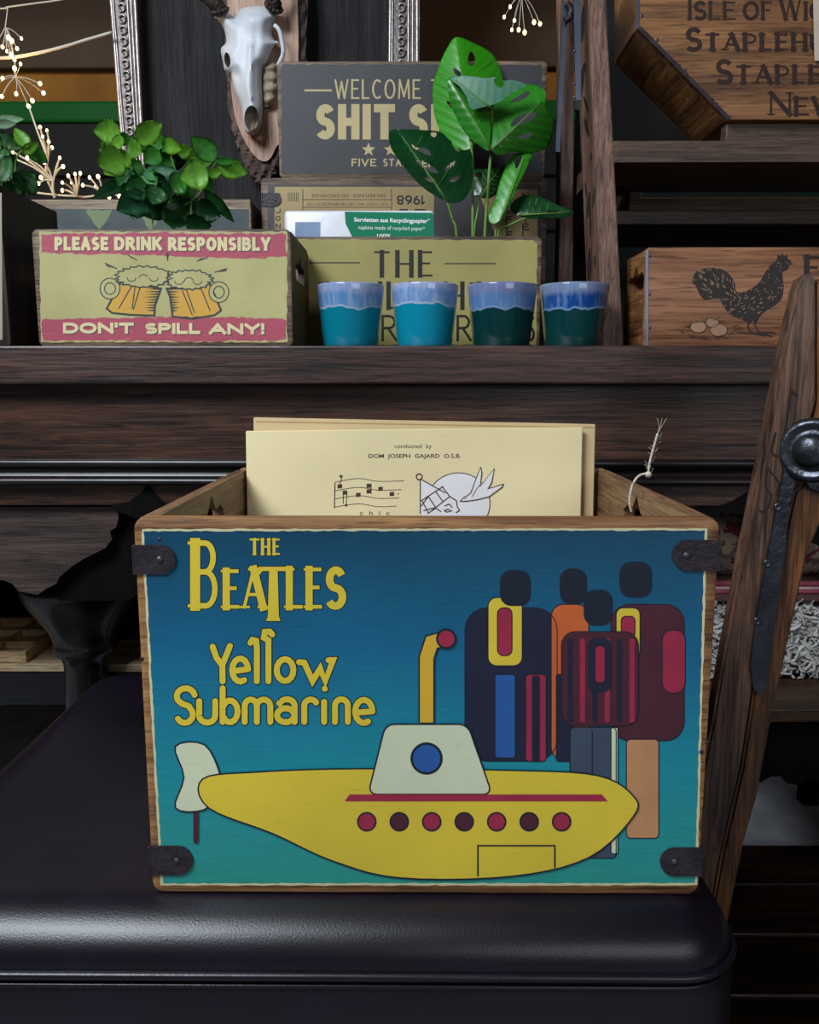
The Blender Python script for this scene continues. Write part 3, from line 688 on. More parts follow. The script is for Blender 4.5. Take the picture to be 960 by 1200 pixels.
M_pine = wood('pale_pine_shelf', '#a88c66', '#dcc29c', 'X', .8, .6, .15)
obj('lower_shelf', box(X0+.02, at(470, 760, 1.32).x, 1.32, 1.60, zl-.014, zl, .001, 1), M_pine, sb)
obj('shelf_rail', box(X0+.02, at(470, 760, 1.31).x, 1.325, 1.35, at(80, 826, 1.325).z, zl-.014), wood('navy_rail', '#0c0d12', '#16181f', 'X', 1, .5, .2), sb)
obj('back_board', box(X0+.02, X1, 1.60, 1.62, zl-.05, zb), M_blackwood, sb)
for xx in (X0+.05, X1-.1): obj('leg', box(xx, xx+.05, 1.70, 1.75, .0, zb), M_blackwood, sb)

# printer's tray on the low shelf
M_tray = wood('tray_wood', '#a88458', '#e0bf90', 'X', 1.2, .6, .2)
tr = thing('type_tray', 'shallow pale wooden tray with dividers on the sideboard\'s low shelf', 'tray', (at(5, 770, 1.36).x, 1.42, zl))
c0 = atz(31, 777, zl+.0005); c1 = atz(62, 752, zl+.0005); u = (c1-c0).normalized(); u.z = 0; v = Vector((-u.y, u.x, 0)); th_ = .008; TL, TW, TH = .21, .26, .020
def tb(a0, a1, b0, b1, z0, z1): 
    c = c0+u*((a0+a1)/2)+v*((b0+b1)/2); c.z = (z0+z1)/2
    return cbox(c, u, v, Vector((0, 0, 1)), abs(a1-a0)/2, abs(b1-b0)/2, (z1-z0)/2, .0008)
obj('tray_base', tb(0, TL, 0, TW, zl+.0003, zl+.004), M_tray, tr)
for q in ((0, TL, 0, th_), (0, TL, TW-th_, TW), (0, th_, th_, TW-th_), (TL-th_, TL, th_, TW-th_)): obj('tray_side', tb(*q, zl+.0003, zl+TH), M_tray, tr)
for k in (1, 2): obj('divider', tb(TL*k/3-.003, TL*k/3+.003, th_, TW-th_, zl+.004, zl+TH-.003), M_tray, tr)
for k in (1, 2, 3): obj('divider', tb(th_, TL-th_, TW*k/4-.003, TW*k/4+.003, zl+.004, zl+TH-.004), M_tray, tr)

# ================================================================== BOXES ON THE SIDEBOARD
M_edge = wood('worn_dark_edge', '#3a2b22', '#8a7258', 'X', 1.5, .6, .35)
M_edgy = wood('worn_dark_side', '#1d1712', '#4a3c2e', 'Y', 1.5, .6, .35)
def box_at(name, label, cat, pxl, pxr, pyt, pyb, Y, depth, th, mw, ms, hole=None, rr=.006, ztop=None, zbot=None, xl=None, group=None):
    x0, x1 = at(pxl, (pyt+pyb)/2, Y).x, at(pxr, (pyt+pyb)/2, Y).x
    z1 = at(487, pyt, Y).z; z0 = ZS+.0003 if zbot is None else zbot
    t = thing(name, label, cat, ((x0+x1)/2, Y+depth/2, z0), group)
    crate(t, x0, x1, Y, Y+depth, z0, z1, th, mw, rr, hole, ms); return t
# --- small red and cream drinks box
YD = 1.145
db = box_at('storage_box', 'small red and cream printed wooden box with two beer mugs, left of the cups', 'box', 41, 342, 268, 404, YD, .185, .010, M_edge, M_edgy, hole=.72, rr=.008)
M_dred = paint('faded_red_print', '#a8485a', '#c9a48a', .6); M_dcr = paint('faded_cream_print', '#b0a870', '#857d54', .45, var=.14)
M_lett = paint('letter_cream', '#d8c898', '#b09a70', .4); M_dk = mat('dark_green_ink', '#2f3a38', .6, var=.1); M_beer = paint('beer_yellow', '#c99a3c', '#e0c070', .4)
pr = Print((0, YD, 0))
pr.poly(ragged([(46, 271.5), (337, 271.5), (336.5, 401), (48, 401)], .8, 6, 4), M_dcr, 0)
pr.poly(ragged([(48, 274), (180, 273), (335, 274), (336, 300), (300, 303), (180, 299), (100, 298), (48, 296)], 1.3, 5, 5), M_dred, 1)
pr.poly(ragged([(49, 374), (160, 372), (250, 371), (335, 374), (335, 399), (200, 400), (50, 399)], 1.3, 5, 6), M_dred, 1)
for m, L, dx, e in ((M_dk, 2, .9, 0), (M_lett, 3, 0, 0)):
    letters(pr, 'PLEASE', 64+dx, 127+dx, 293.5+dx, 277.5+dx, 4.0, m, L, gap=.3); letters(pr, 'DRINK', 134+dx, 190+dx, 293.5+dx, 277.5+dx, 4.0, m, L, gap=.3); letters(pr, 'RESPONSIBLY', 197+dx, 317+dx, 294+dx, 278+dx, 4.0, m, L, gap=.3)
    letters(pr, "DON'T", 74+dx, 157+dx, 391+dx, 378+dx, 3.8, m, L, gap=.35); letters(pr, 'SPILL', 170+dx, 235+dx, 391.5+dx, 378.5+dx, 3.8, m, L, gap=.35); letters(pr, 'ANY!', 245+dx, 310+dx, 392+dx, 379+dx, 3.8, m, L, gap=.35)
pr.build('printed_front', db)
pr = Print((0, YD, 0))
def D2(x, y): return (90+x*.2604, 270+y*.2604)
# mugs (traced in a 960 px wide crop)
m1 = [(200, 232), (135, 352), (160, 372), (240, 380), (350, 384), (352, 340), (380, 262), (300, 248)]
m2 = [(405, 262), (420, 300), (432, 388), (520, 398), (620, 382), (650, 360), (625, 300), (598, 240), (500, 262)]
for mg in (m1, m2): pr.poly([D2(*p) for p in mg], M_beer, 1); pr.stroke([D2(*p) for p in mg], 2.4, M_dk, 2, closed=True)
for cx_, cy_, sgn in ((150, 262, -1), (640, 278, 1)):
    c = D2(cx_, cy_); pr.ring(c[0], c[1], 9.0, 6.6, M_dk, 1, ry=9.5); pr.ring(c[0], c[1], 9.0, 4.0, M_dcr, 2, ry=9.5)
for a, b in (((245, 255), (190, 350)), ((262, 258), (250, 350)), ((285, 258), (255, 355)), ((475, 270), (520, 380)), ((495, 270), (530, 370)), ((560, 262), (600, 360))): pr.stroke([D2(*a), D2(*b)], 1.3, M_dk, 3)
for k in range(9):
    y = 262+k*12
    pr.poly([D2(312-(k % 2)*8, y+2), D2(375-k*3, y-3), D2(375-k*3, y+6)], M_dk, 3); pr.poly([D2(410+k*2.6, y-3), D2(455+(k % 2)*10, y+2), D2(412+k*2.6, y+7)], M_dk, 3)
def foam(cx, cy, rx, ry, seed):
    rnd = random.Random(seed); P = []
    for k in range(40):
        a = 2*PI*k/40; q = 1+(.10 if k % 2 else -.05)+rnd.uniform(-.05, .05); P.append(D2(cx+rx*q*math.cos(a), cy+ry*q*math.sin(a)))
    return P
for cx_, cy_, rx_, ry_, sd in ((300, 208, 118, 46, 1), (505, 222, 98, 42, 2)):
    P = foam(cx_, cy_, rx_, ry_, sd); pr.poly(P, M_dcr, 5); pr.stroke(P, 1.5, M_dk, 6, closed=True)
    for q in (-.45, 0, .4): c = D2(cx_+rx_*q, cy_+6); pr.ring(c[0], c[1], 5, 1, M_dk, 7, ry=4, a0=0 if q else 180, a1=180 if q else 340)
for q in (((128, 148), (180, 172), (136, 162)), ((232, 112), (270, 134), (245, 124)), ((404, 100), (410, 136), (416, 104)), ((588, 122), (542, 138), (556, 126)), ((676, 172), (622, 188), (672, 184))): pr.poly([D2(*p) for p in q], M_dk, 2); pr.stroke([D2(*q[0]), D2(*q[1])], 1.2, M_dk, 2)
pr.build('printed_mugs', db, label='drawing of two clinking beer mugs')
# --- yellow box behind the cups
YY = 1.34
yb_ = box_at('storage_box', 'mustard-yellow wooden box with black lettering behind the cups', 'box', 306, 634, 277, 406, YY, .165, .010, M_edge, M_edgy, rr=.009)
M_must = paint('mustard_print', '#a39858', '#746c40', .5, var=.15); M_blk = mat('black_ink', '#1b1a17', .6, var=.1)
pr = Print((0, YY, 0)); pr.poly(ragged([(311, 284), (318, 280), (624, 281.5), (629, 287), (629, 404), (311, 404)], .8, 6, 8), M_must, 0)
def deco(s, x0, x1, yb, yt, w, m, th=.45, L=2, gap=.5): letters(pr, s, x0, x1, yb, yt, w, m, L, thin=th, gap=gap)
deco('THE', 437, 508, 324, 294.5, 5.4, M_blk, .42, gap=.9)
pr.stroke([(362, 308), (422, 308)], 1.4, M_blk, 1, cap='butt'); pr.stroke([(521, 309), (581, 309)], 1.4, M_blk, 1, cap='butt')
deco('TWILIGHT', 372, 574, 362, 331, 5.2, M_blk, .5, gap=.9)
for ch, xa, xb in (('R', 447, 466), ('R', 535, 553), ('S', 617, 627)): letters(pr, ch, xa, xb, 400, 369, 3.0, M_blk, 2)
pr.build('printed_front', yb_)
# --- napkin packet in the yellow box
np_ = thing('napkin_packet', 'white and green packet of paper napkins sticking out of the yellow box', 'napkins', (at(420, 260, 1.40).x, 1.405, ZS+.007))
z1 = at(420, 246, 1.37).z; xa, xm, xb = at(333, 260, 1.37).x, at(407, 260, 1.37).x, at(509, 262, 1.37).x
M_wp = mat('white_packet_film', '#d9dbe0', .25, var=.05, scale=12, bump=.15); M_gp = mat('green_packet', '#0d7a57', .3, var=.06, scale=10, bump=.1)
obj('packet', box(xa, xb, 1.37, 1.41, ZS+.0073, z1, .006, 3), M_wp, np_, smooth=True)
pr = Print((0, 1.37, 0)); pr.poly([(404, 248), (507, 249.5), (509, 276), (508, 300), (413, 300), (412, 276), (405, 262)], M_gp, 0)
pr.poly([(346, 260), (376, 260), (376, 290), (346, 290)], mat('blue_grey_panel', '#7f93b3', .4), 0); pr.stroke([(346, 260), (376, 260), (376, 290)], .8, M_white, 1)
bfont(pr, 'Servietten aus Recyclingpapier*', 415, 504, 259.5, 4.6, M_white, 2, bold=.03, tilt=.02)
bfont(pr, 'napkins made of recycled paper*', 420, 498, 268.5, 4.4, M_white, 2, tilt=.02)
bfont(pr, '100%', 442, 458, 278.5, 4.4, M_white, 2, bold=.02); pr.build('printed_band', np_)
# --- inverted ticket crate carrying the charcoal box
YT = 1.52
tk = box_at('record_crate', 'record crate printed with old tickets, upside down beneath the charcoal box', 'crate', 308, 640, 208, 405, YT, .26, .010, M_edge, M_edgy, rr=.008)
M_tick = paint('ticket_tan', '#a08a5c', '#786642', .4, var=.15)
M_greyb = paint('charcoal_print', '#403d3e', '#5d5a55', .4, var=.1)
pr = Print((0, YT, 0)); pr.poly(ragged([(314, 217), (634, 217), (634, 402), (314, 402)], .8, 7, 9), M_greyb, 0)
pr.poly([(322, 219), (505, 219), (509, 232), (506, 300), (330, 300), (322, 290)], M_tick, 1); pr.poly([(560, 222), (630, 222), (630, 300), (590, 300), (575, 262)], M_tick, 1)
for y in (234, 243): pr.stroke([(355, y), (458, y)], .8, M_blk, 2)
for x in (355, 459): pr.stroke([(x, 222), (x, 250)], .9, M_blk, 2)
bfont(pr, 'NO REFUNDS · NO EXCHANGE', 365, 451, 231.5, 4.0, M_blk, 2, rot180=True)
bfont(pr, 'THIS TICKET WILL NOT BE REPLACED IF LOST', 359, 455, 241, 3.4, M_blk, 2, rot180=True)
letters(pr, '1968', 465, 498, 240, 229, 2.0, M_blk, 2, rot180=True, gap=.5)
for k in range(7): pr.stroke([(338+k*1.9, 226), (338+k*1.9, 236)], .7, M_blk, 2)
for x0, x1 in ((468, 478), (486, 499)): pr.poly([(x0, 245), (x1, 245), (x1, 247), (x0, 247)], M_blk, 2); pr.poly([((x0+x1)/2-2, 247), ((x0+x1)/2+2, 247), ((x0+x1)/2+2, 262), ((x0+x1)/2-2, 262)], M_blk, 2)
for k, y in enumerate(range(226, 300, 9)): letters(pr, 'DOJONHEN'[k % 8], 323, 329, y+6, y, 1.2, M_blk, 2); letters(pr, 'ZAMFIEOT'[k % 8], 593, 601, y+8, y, 1.5, M_blk, 2); letters(pr, 'NWTTELHS'[k % 8], 612, 620, y+8, y, 1.5, M_blk, 2)
pr.build('printed_front', tk)
bracket(tk, [(308, 226), (322, 226)]+[(322+8*math.sin(t), 234-8*math.cos(t)) for t in (PI*k/8 for k in range(1, 8))]+[(322, 242), (308, 242)], 323, 234, YT, -1)
zt2 = at(487, 208, YT).z
# --- charcoal welcome box on top
wb = box_at('storage_box', 'charcoal wooden box with large cream lettering and stars, on the ticket crate', 'box', 326, 640, 71.5, 208, YT+.005, .2, .010, M_edge, M_edgy, rr=.008, zbot=zt2+.0003)
M_bg = paint('box_cream', '#b9a776', '#8d7f55', .5)
M_char = paint('charcoal_board', '#333236', '#5f5a52', .5, var=.12)
pr = Print((0, YT+.005, 0)); pr.poly(ragged([(332, 75.5), (634, 76), (636, 82), (635, 204), (330, 204), (330, 80)], .8, 6, 10), M_char, 0)
deco('WELCOME', 392, 493, 116, 93, 2.2, M_bg, .9, gap=1.4); deco('TO', 505, 545, 116, 93, 2.2, M_bg, .9, gap=1.4)
pr.stroke([(357, 106), (389, 106)], 2.2, M_bg, 1, cap='butt'); pr.stroke([(588, 108), (614, 108)], 2.2, M_bg, 1, cap='butt')
letters(pr, 'SHIT', 370, 463, 163.5, 122, 9.6, M_bg, 1, gap=.38); letters(pr, 'SHOW', 479, 600, 163.5, 122, 9.6, M_bg, 1, gap=.38)
def star(cx, cy, r, m, L): pr.poly([(cx+(r if k % 2 == 0 else r*.42)*math.sin(PI*k/5), cy-(r if k % 2 == 0 else r*.42)*math.cos(PI*k/5)) for k in range(10)], m, L)
for k in range(5): star(432+k*26, 175.5, 8.4, M_bg, 1)
deco('FIVE', 412, 441, 195, 186, 1.7, M_bg, .9, gap=.9); deco('STAR', 449, 478, 195, 186, 1.7, M_bg, .9, gap=.9); deco('CENTER', 486, 534, 196, 187, 1.7, M_bg, .9, gap=.9)
pr.build('printed_front', wb)
# pale sheet edge lying inside the charcoal box
bx0, bx1 = at(420, 75, YT+.02).x, at(512, 75, YT+.02).x; zt3 = at(487, 71.5, YT+.005).z
t = thing('paper_wrap', 'crumpled white wrapping paper peeping over the charcoal box', 'paper', ((bx0+bx1)/2, YT+.1, zt2+.008))
b = plate([(x, 0) for x in (bx0, bx1)][:1]+[(bx1, 0), (bx1, 1), (bx0, 1)], [], lambda x, v: Vector((x, YT+.03+.13*v, zt3+.004*math.sin(x*90)+.003*math.sin(v*11))), lambda x, v: Vector((x, YT+.03+.13*v, zt2+.01)), grid=.02)
obj('sheet', b, M_wp, t)
# --- dark green patterned box behind the drinks box
YG = 1.48
gb = box_at('storage_box', 'slate-green leaf-patterned box with pale rim, behind the small beer-mug box', 'box', 40, 296, 233, 405, YG, .16, .010, wood('pale_rim', '#5d4a3a', '#a58e70', 'X', 1.4, .6, .3), M_edgy, rr=.003)
pr = Print((0, YG, 0)); pr.poly([(44, 245), (292, 245), (292, 400), (44, 400)], paint('slate_green', '#3c4648', '#5f6a5e', .5, var=.3, scale=30), 0)
lf = paint('pale_leaf_green', '#6f8156', '#4a5840', .4)
for cx_ in (116, 176, 236): pr.poly(ragged([(cx_-16, 246), (cx_+16, 246), (cx_+10, 256), (cx_+6, 264), (cx_, 270), (cx_-6, 262), (cx_-11, 254)], 1.4, 4, cx_), lf, 1)
pr.build('printed_front', gb)
# --- tall dark box at the left edge
tl = thing('planter_box', 'tall dark-stained wooden planter box at the left edge of the sideboard', 'box', (at(-60, 400, 1.16).x, 1.26, ZS+.0003))
xr = at(6, 300, 1.13).x; xbk = at(66, 300, 1.13).x
M_dbx = wood('dark_stained_box', '#14100d', '#3a2c22', 'Z', .9, .5, .4)
z1 = at(0, 217, 1.14).z
crate(tl, xr-.26, xr, 1.128, 1.305, ZS+.0003, z1, .012, M_dbx, .004, None, M_dbx)
pr = Print((0, 1.128, 0)); pr.poly([(-200, 226), (2, 226), (3, 398), (-200, 398)], paint('grey_cream_front', '#9a917c', '#5d5648', .5), 0); pr.build('printed_front', tl)

# ================================================================== CUPS
def cup_mat(name, body, band1, band2, edge, seed, zedge):
    m = bpy.data.materials.new(name); m.use_nodes = True; nt = m.node_tree; b = nt.nodes['Principled BSDF']; L = nt.links.new
    b.inputs['Roughness'].default_value = .13; b.inputs['Coat Weight'].default_value = .5
    tc = nt.nodes.new('ShaderNodeTexCoord'); sp = nt.nodes.new('ShaderNodeSeparateXYZ'); L(tc.outputs['Object'], sp.inputs[0])
    def noise(sc, det, sx, sz):
        mp = nt.nodes.new('ShaderNodeMapping'); mp.inputs['Scale'].default_value = (sx, sx, sz); mp.inputs['Location'].default_value = (seed, seed*2, 0); L(tc.outputs['Object'], mp.inputs[0])
        n = nt.nodes.new('ShaderNodeTexNoise'); n.inputs['Scale'].default_value = sc; n.inputs['Detail'].default_value = det; L(mp.outputs[0], n.inputs['Vector']); return n
    n1 = noise(1, 2, 45, 6); ad = nt.nodes.new('ShaderNodeMath'); ad.operation = 'MULTIPLY_ADD'; ad.inputs[1].default_value = .016; L(n1.outputs['Fac'], ad.inputs[0]); L(sp.outputs['Z'], ad.inputs[2])
    r = nt.nodes.new('ShaderNodeValToRGB'); r.color_ramp.elements[0].position = 0; e = r.color_ramp.elements
    mr = nt.nodes.new('ShaderNodeMapRange'); mr.inputs[1].default_value = 0; mr.inputs[2].default_value = .1; L(ad.outputs[0], mr.inputs[0]); L(mr.outputs[0], r.inputs['Fac'])
    ze = zedge
    e[0].color = lin(body); e[1].position = 1; e[1].color = lin(band2)
    q = e.new(ze-.012); q.color = lin(body); q = e.new(ze); q.color = lin(edge); q = e.new(ze+.03); q.color = lin(band1); q = e.new(ze+.17); q.color = lin(band1); q = e.new(ze+.24); q.color = lin(band2)
    n2 = noise(1, 6, 160, 30); r2 = nt.nodes.new('ShaderNodeValToRGB'); r2.color_ramp.elements[0].position = .45; r2.color_ramp.elements[1].position = .7; L(n2.outputs['Fac'], r2.inputs['Fac'])
    gt = nt.nodes.new('ShaderNodeMath'); gt.operation = 'GREATER_THAN'; gt.inputs[1].default_value = (ze+.02)*.1; L(ad.outputs[0], gt.inputs[0])
    ml = nt.nodes.new('ShaderNodeMath'); ml.operation = 'MULTIPLY'; L(gt.outputs[0], ml.inputs[0]); L(r2.outputs['Color'], ml.inputs[1])
    m2 = nt.nodes.new('ShaderNodeMath'); m2.operation = 'MULTIPLY'; m2.inputs[1].default_value = .55; L(ml.outputs[0], m2.inputs[0])
    mx = nt.nodes.new('ShaderNodeMix'); mx.data_type = 'RGBA'; L(m2.outputs[0], mx.inputs[0]); L(r.outputs['Color'], mx.inputs[6]); mx.inputs[7].default_value = lin(edge)
    L(mx.outputs[2], b.inputs['Base Color']); return m
zct = at(487, 334, 1.20).z-ZS
def cup(label, pxc, ztop_px, m, hw=39):
    c = at(pxc, 400, 1.21); c.z = ZS+.0003; H = zct; r = hw/970*1.21*.985
    t = thing('cup', label, 'cup', c, 'glazed cups in a row')
    rt, rb = r, r*.81
    pf = [(0, .0), (rb*.9, 0), (rb*.97, .001), (rb, .004)]+[(rb+(rt-rb)*(k/8)**.85, .004+(H-.006)*k/8) for k in range(1, 9)]+[(rt-.0004, H), (rt-.0018, H+.0004), (rt-.0032, H-.001), (rt-.004, H-.006)]+[(rt-.0045+(rb-rt)*k/5, H-.006-(H-.014)*k/5) for k in range(1, 6)]+[(0, .008)]
    obj('body', lathe(pf, c, 48), m, t, smooth=True)
    return t
cup('turquoise cup with pale blue glaze rim, leftmost of the four cups', 411.5, 333, cup_mat('glaze_turquoise', '#08788e', '#5885b4', '#8797bd', '#a9b5cc', 1, .62))
cup('turquoise cup with pale lilac-blue rim, second of the four cups from the left', 498, 333, cup_mat('glaze_turquoise_bright', '#0886a0', '#6a92c2', '#939fc6', '#b5bfd4', 5.3, .66))
cup('dark green cup with pale mottled blue rim, third of the four cups', 587.5, 333, cup_mat('glaze_green_pale', '#083434', '#557aa8', '#7078a0', '#8296b8', 9.1, .60), 40)
cup('dark green cup with deep blue band, rightmost of the four cups', 671.5, 335, cup_mat('glaze_green_blue', '#0a3a3a', '#16468a', '#74809f', '#7f9fc4', 13.7, .60), 39.5)

# ================================================================== BACKGROUND: FRAMES, BLACK BOARD, SKULL
M_silver = mat('antique_silver', '#a39a98', .38, .75, var=.25, scale=40, bump=.25)
M_silverd = mat('antique_silver_dark', '#6c6462', .45, .7, var=.3, scale=60, bump=.3)
M_char2 = wood('charred_board', '#060607', '#2c2b2d', 'Z', .9, .8, 1.0, stretch=22)
t = thing('charred_board', 'tall blackened wooden board behind the skull, between the two silver frames', 'board', (at(310, 200, 1.93).x, 1.94, ZS+.0003))
obj('panel', box(at(148, 100, 1.93).x, at(474, 100, 1.93).x, 1.93, 1.95, ZS+.0003, 2.1, .002), M_char2, t)
def stile_frame(label, le, re, ya, yb, Y, other, step, bx, topz=2.0):
    """le, re: functions py -> left and right edge of the visible stile (pixels)"""
    xa, xb = at(le(150), 150, Y).x, at(re(150), 150, Y).x
    t = thing('silver_frame', label, 'frame', ((xa+xb)/2, Y+.02, ZS+.0003))
    P = [(le(-260), -260), (re(-260), -260), (re(403), 403), (le(403), 403)]
    b = slab(P, Y, Y+.03); mz = min(v.co.z for v in b.verts)
    for v in b.verts:
        if v.co.z < mz+.02: v.co.z = ZS+.0003
    s = obj('stile', b, M_silverd, t)
    for fx, r_ in ((.06, .0042), (.13, .0028), (.66, .0032), (.80, .0028), (.95, .0046)):
        pts = [at(le(y)+(re(y)-le(y))*fx, y, Y-.001) for y in (-255, -120, 0, 120, 260, 395)]
        obj('bead', tube(pts, r_, 8), M_silver, t, smooth=True)
    y = ya
    ref = None
    while y < yb:
        x = le(y)+(re(y)-le(y))*.42; c = at(x, y, Y)
        if ref is None:
            b = bmesh.new(); q = []
            for k in range(12): a = k/11*4.6; r_ = .0085*(1-k/16); q.append(Vector((r_*math.cos(a)*1.05, -.003-.001*math.sin(a), r_*math.sin(a))))
            tube(q, lambda u: .0030*(1-u*.55), 6, bm=b)
            tube([Vector((.0085, -.003, -.001)), Vector((.005, -.004, -.008)), Vector((-.004, -.003, -.0105))], lambda u: .0026*(1-u*.6), 6, bm=b)
            for v in b.verts: v.co += c
            ref = obj('scroll', b, M_silver, t, smooth=True); ref_c = c
        else:
            o = copyobj(ref, t); o.location = c-ref_c
        y += step
    # the rest of the frame, mostly out of view
    oz = [(xa if other > 0 else xb), (xa if other > 0 else xb)+other]
    o0, o1 = min(oz), max(oz)
    obj('bottom_rail', box(o0+.01, o1-.01, Y+.002, Y+.028, ZS+.0003, ZS+.06, .004), M_silverd, t)
    obj('top_rail', box(o0+.01, o1-.01, Y+.002, Y+.028, topz-.06, topz, .004), M_silverd, t)
    x = o0 if other < 0 else o1-.06
    obj('stile', box(x, x+.06, Y+.001, Y+.029, ZS+.0003, topz, .004), M_silverd, t)
stile_frame('ornate silver frame at the left, beside the hanging fairy lights', lambda y: 128.5+y*.085, lambda y: 160+y*.048, -110, 400, 1.885, -.75, 13.2, 0)
stile_frame('ornate silver frame standing above the charcoal box, right of the skull', lambda y: 455.5-y*.01, lambda y: 491+y*.0, -110, 200, 1.885, 1.15, 13.2, 0)
def sheet(outer, holes, Yf, th, grid, m, name, parent, smooth=True, relief=None, label=None):
    b = plate(outer, holes, lambda x, y: at(x, y, Yf(x, y)), lambda x, y: at(x, y, Yf(x, y)+(th(x, y) if callable(th) else th)), grid)
    o = obj(name, b, m, parent, smooth=smooth, label=label)
    if smooth: autosmooth(o, 60)
    return o
def dist(x, y, P, closed=True):
    d = 1e9; n = len(P)
    for i in range(n if closed else n-1):
        ax, ay = P[i]; bx, by = P[(i+1) % n]; dx, dy = bx-ax, by-ay; L = dx*dx+dy*dy or 1e-9
        t = max(0, min(1, ((x-ax)*dx+(y-ay)*dy)/L)); d = min(d, math.hypot(ax+t*dx-x, ay+t*dy-y))
    return d
def K(x, y): return (240+x/5.58, y/5.58)
# plaque with bark rim
M_bark = mat('grey_brown_bark', '#5a4a44', .95, var=.5, scale=28, bump=1.0, bscale=60)
M_plq = wood('pale_cut_wood', '#a8806a', '#c9a68e', 'Z', .7, .6, .12)
pf = [(268, 70), (271, 105), (275, 135), (282, 155), (292, 174), (302, 186), (311, 189), (318, 184), (324, 172), (334, 160), (346, 120), (350, 60), (346, -40), (330, -90), (290, -90), (270, -40), (266, 10)]
pk = [(264, 60), (266, 105), (269, 135), (275, 160), (282, 182), (290, 200), (298, 211), (306, 214), (316, 208), (330, 196), (345, 170), (358, 120), (360, 50), (356, -50), (332, -98), (286, -98), (264, -45), (260, 10)]
zpl = at(298, 214, 1.85).z
pq = thing('skull_plaque', 'bark-edged slab of pale wood behind the skull, tip pointing down', 'plaque', (at(308, 214, 1.86).x, 1.88, zpl))
rb = [(p.x, p.y) for p in smoothpts([Vector(a+(0,)) for a in pk], 5, True)]; rnd = random.Random(5); rb = [(x+rnd.uniform(-1.3, 1.3), y+rnd.uniform(-1.3, 1.3)) for x, y in rb]
o = sheet(rb, [], lambda x, y: 1.862-.006*math.sin(x*.9+y*.25)*math.sin(x*.31)-.012*min(1, max(0, dist(x, y, rb)/9)), lambda x, y: .045, 4, M_bark, 'bark', pq, smooth=False)
sheet([(p.x, p.y) for p in smoothpts([Vector(a+(0,)) for a in pf], 5, True)], [], lambda x, y: 1.842, .012, 0, M_plq, 'cut_face', pq, smooth=False)
# skull
M_bone = mat('white_bone', '#d4d8de', .45, var=.06, scale=20, bump=.12); M_bonesh = mat('bone_inner_shaded', '#9b8c74', .7, var=.25, scale=60, bump=.3)
sk = thing('animal_skull', 'white horned animal skull mounted on the bark-edged wooden plaque', 'skull', at(296, 150, 1.80))
so = [K(*p) for p in [(60, 108), (100, 85), (140, 62), (158, 88), (185, 108), (208, 102), (222, 72), (262, 48), (320, 40), (382, 40), (430, 58), (490, 72), (470, 110), (448, 160), (440, 225), (455, 262), (476, 274), (452, 305), (434, 335), (415, 385), (398, 420), (378, 440), (372, 520), (374, 600), (380, 700), (374, 770), (357, 850), (330, 878), (300, 882), (268, 862), (250, 790), (238, 700), (205, 622), (182, 545), (168, 482), (150, 474), (128, 455), (118, 400), (106, 345), (108, 312), (132, 290), (140, 262), (128, 200), (95, 140)]]
so = [(p.x, p.y) for p in smoothpts([Vector(a+(0,)) for a in so], 3, True)]
nh = [K(305+46*math.cos(a), 772+82*math.sin(a)) for a in (2*PI*k/22 for k in range(22))]
oh = [K(148+20*math.cos(a)+6*math.sin(a), 392+50*math.sin(a)) for a in (2*PI*k/12 for k in range(12))]
axis_ = [K(300, 40), K(300, 300), K(290, 560), K(308, 880)]
def skY(x, y):
    d = dist(x, y, so); da = dist(x, y, axis_, False)
    r = .034*min(1, (d/13))**.55
    r += .006*max(0, 1-da/5)*(.4+.6*(y > 50))
    r += .010*math.exp(-((x-K(330, 0)[0])**2+(y-22)**2)/180)
    r -= .010*math.exp(-((x-K(218, 0)[0])**2/8+(y-K(0, 500)[1])**2/60))
    r -= .012*math.exp(-((x-K(400, 0)[0])**2/20+(y-K(0, 520)[1])**2/160))
    dn = dist(x, y, nh); r += .006*math.exp(-dn*dn/3)
    return 1.822-r-.010*(y/160)
sheet(so, [nh, oh], skY, lambda x, y: .004+(1.826-skY(x, y))*.75, 3.0, M_bone, 'cranium', sk)
mx_ = [K(*p) for p in [(376, 430), (400, 418), (430, 400), (470, 420), (478, 520), (470, 620), (445, 690), (400, 702), (378, 700), (374, 560)]]
sheet(mx_, [], lambda x, y: 1.826-.012*min(1, dist(x, y, mx_)/5)-.004*math.sin(y*.5), .008, 3, M_bonesh, 'cheek_bone', sk)  # darker bone colour puts the shade on the skull's right side
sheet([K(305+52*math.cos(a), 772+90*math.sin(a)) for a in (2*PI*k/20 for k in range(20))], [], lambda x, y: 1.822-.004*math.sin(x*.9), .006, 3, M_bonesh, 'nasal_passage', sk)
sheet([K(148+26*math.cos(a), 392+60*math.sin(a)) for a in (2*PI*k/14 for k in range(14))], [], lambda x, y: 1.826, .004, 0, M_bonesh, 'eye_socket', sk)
obj('cheek_arch', tube(smoothpts([at(*K(455, 165), 1.80), at(*K(485, 195), 1.80), at(*K(505, 270), 1.805), at(*K(512, 350), 1.81), at(*K(480, 430), 1.82)], 5), .0045, 8), M_bone, sk, smooth=True)
M_horn = mat('dark_horn', '#2e2420', .6, var=.4, scale=50, bump=1.0, bscale=90)
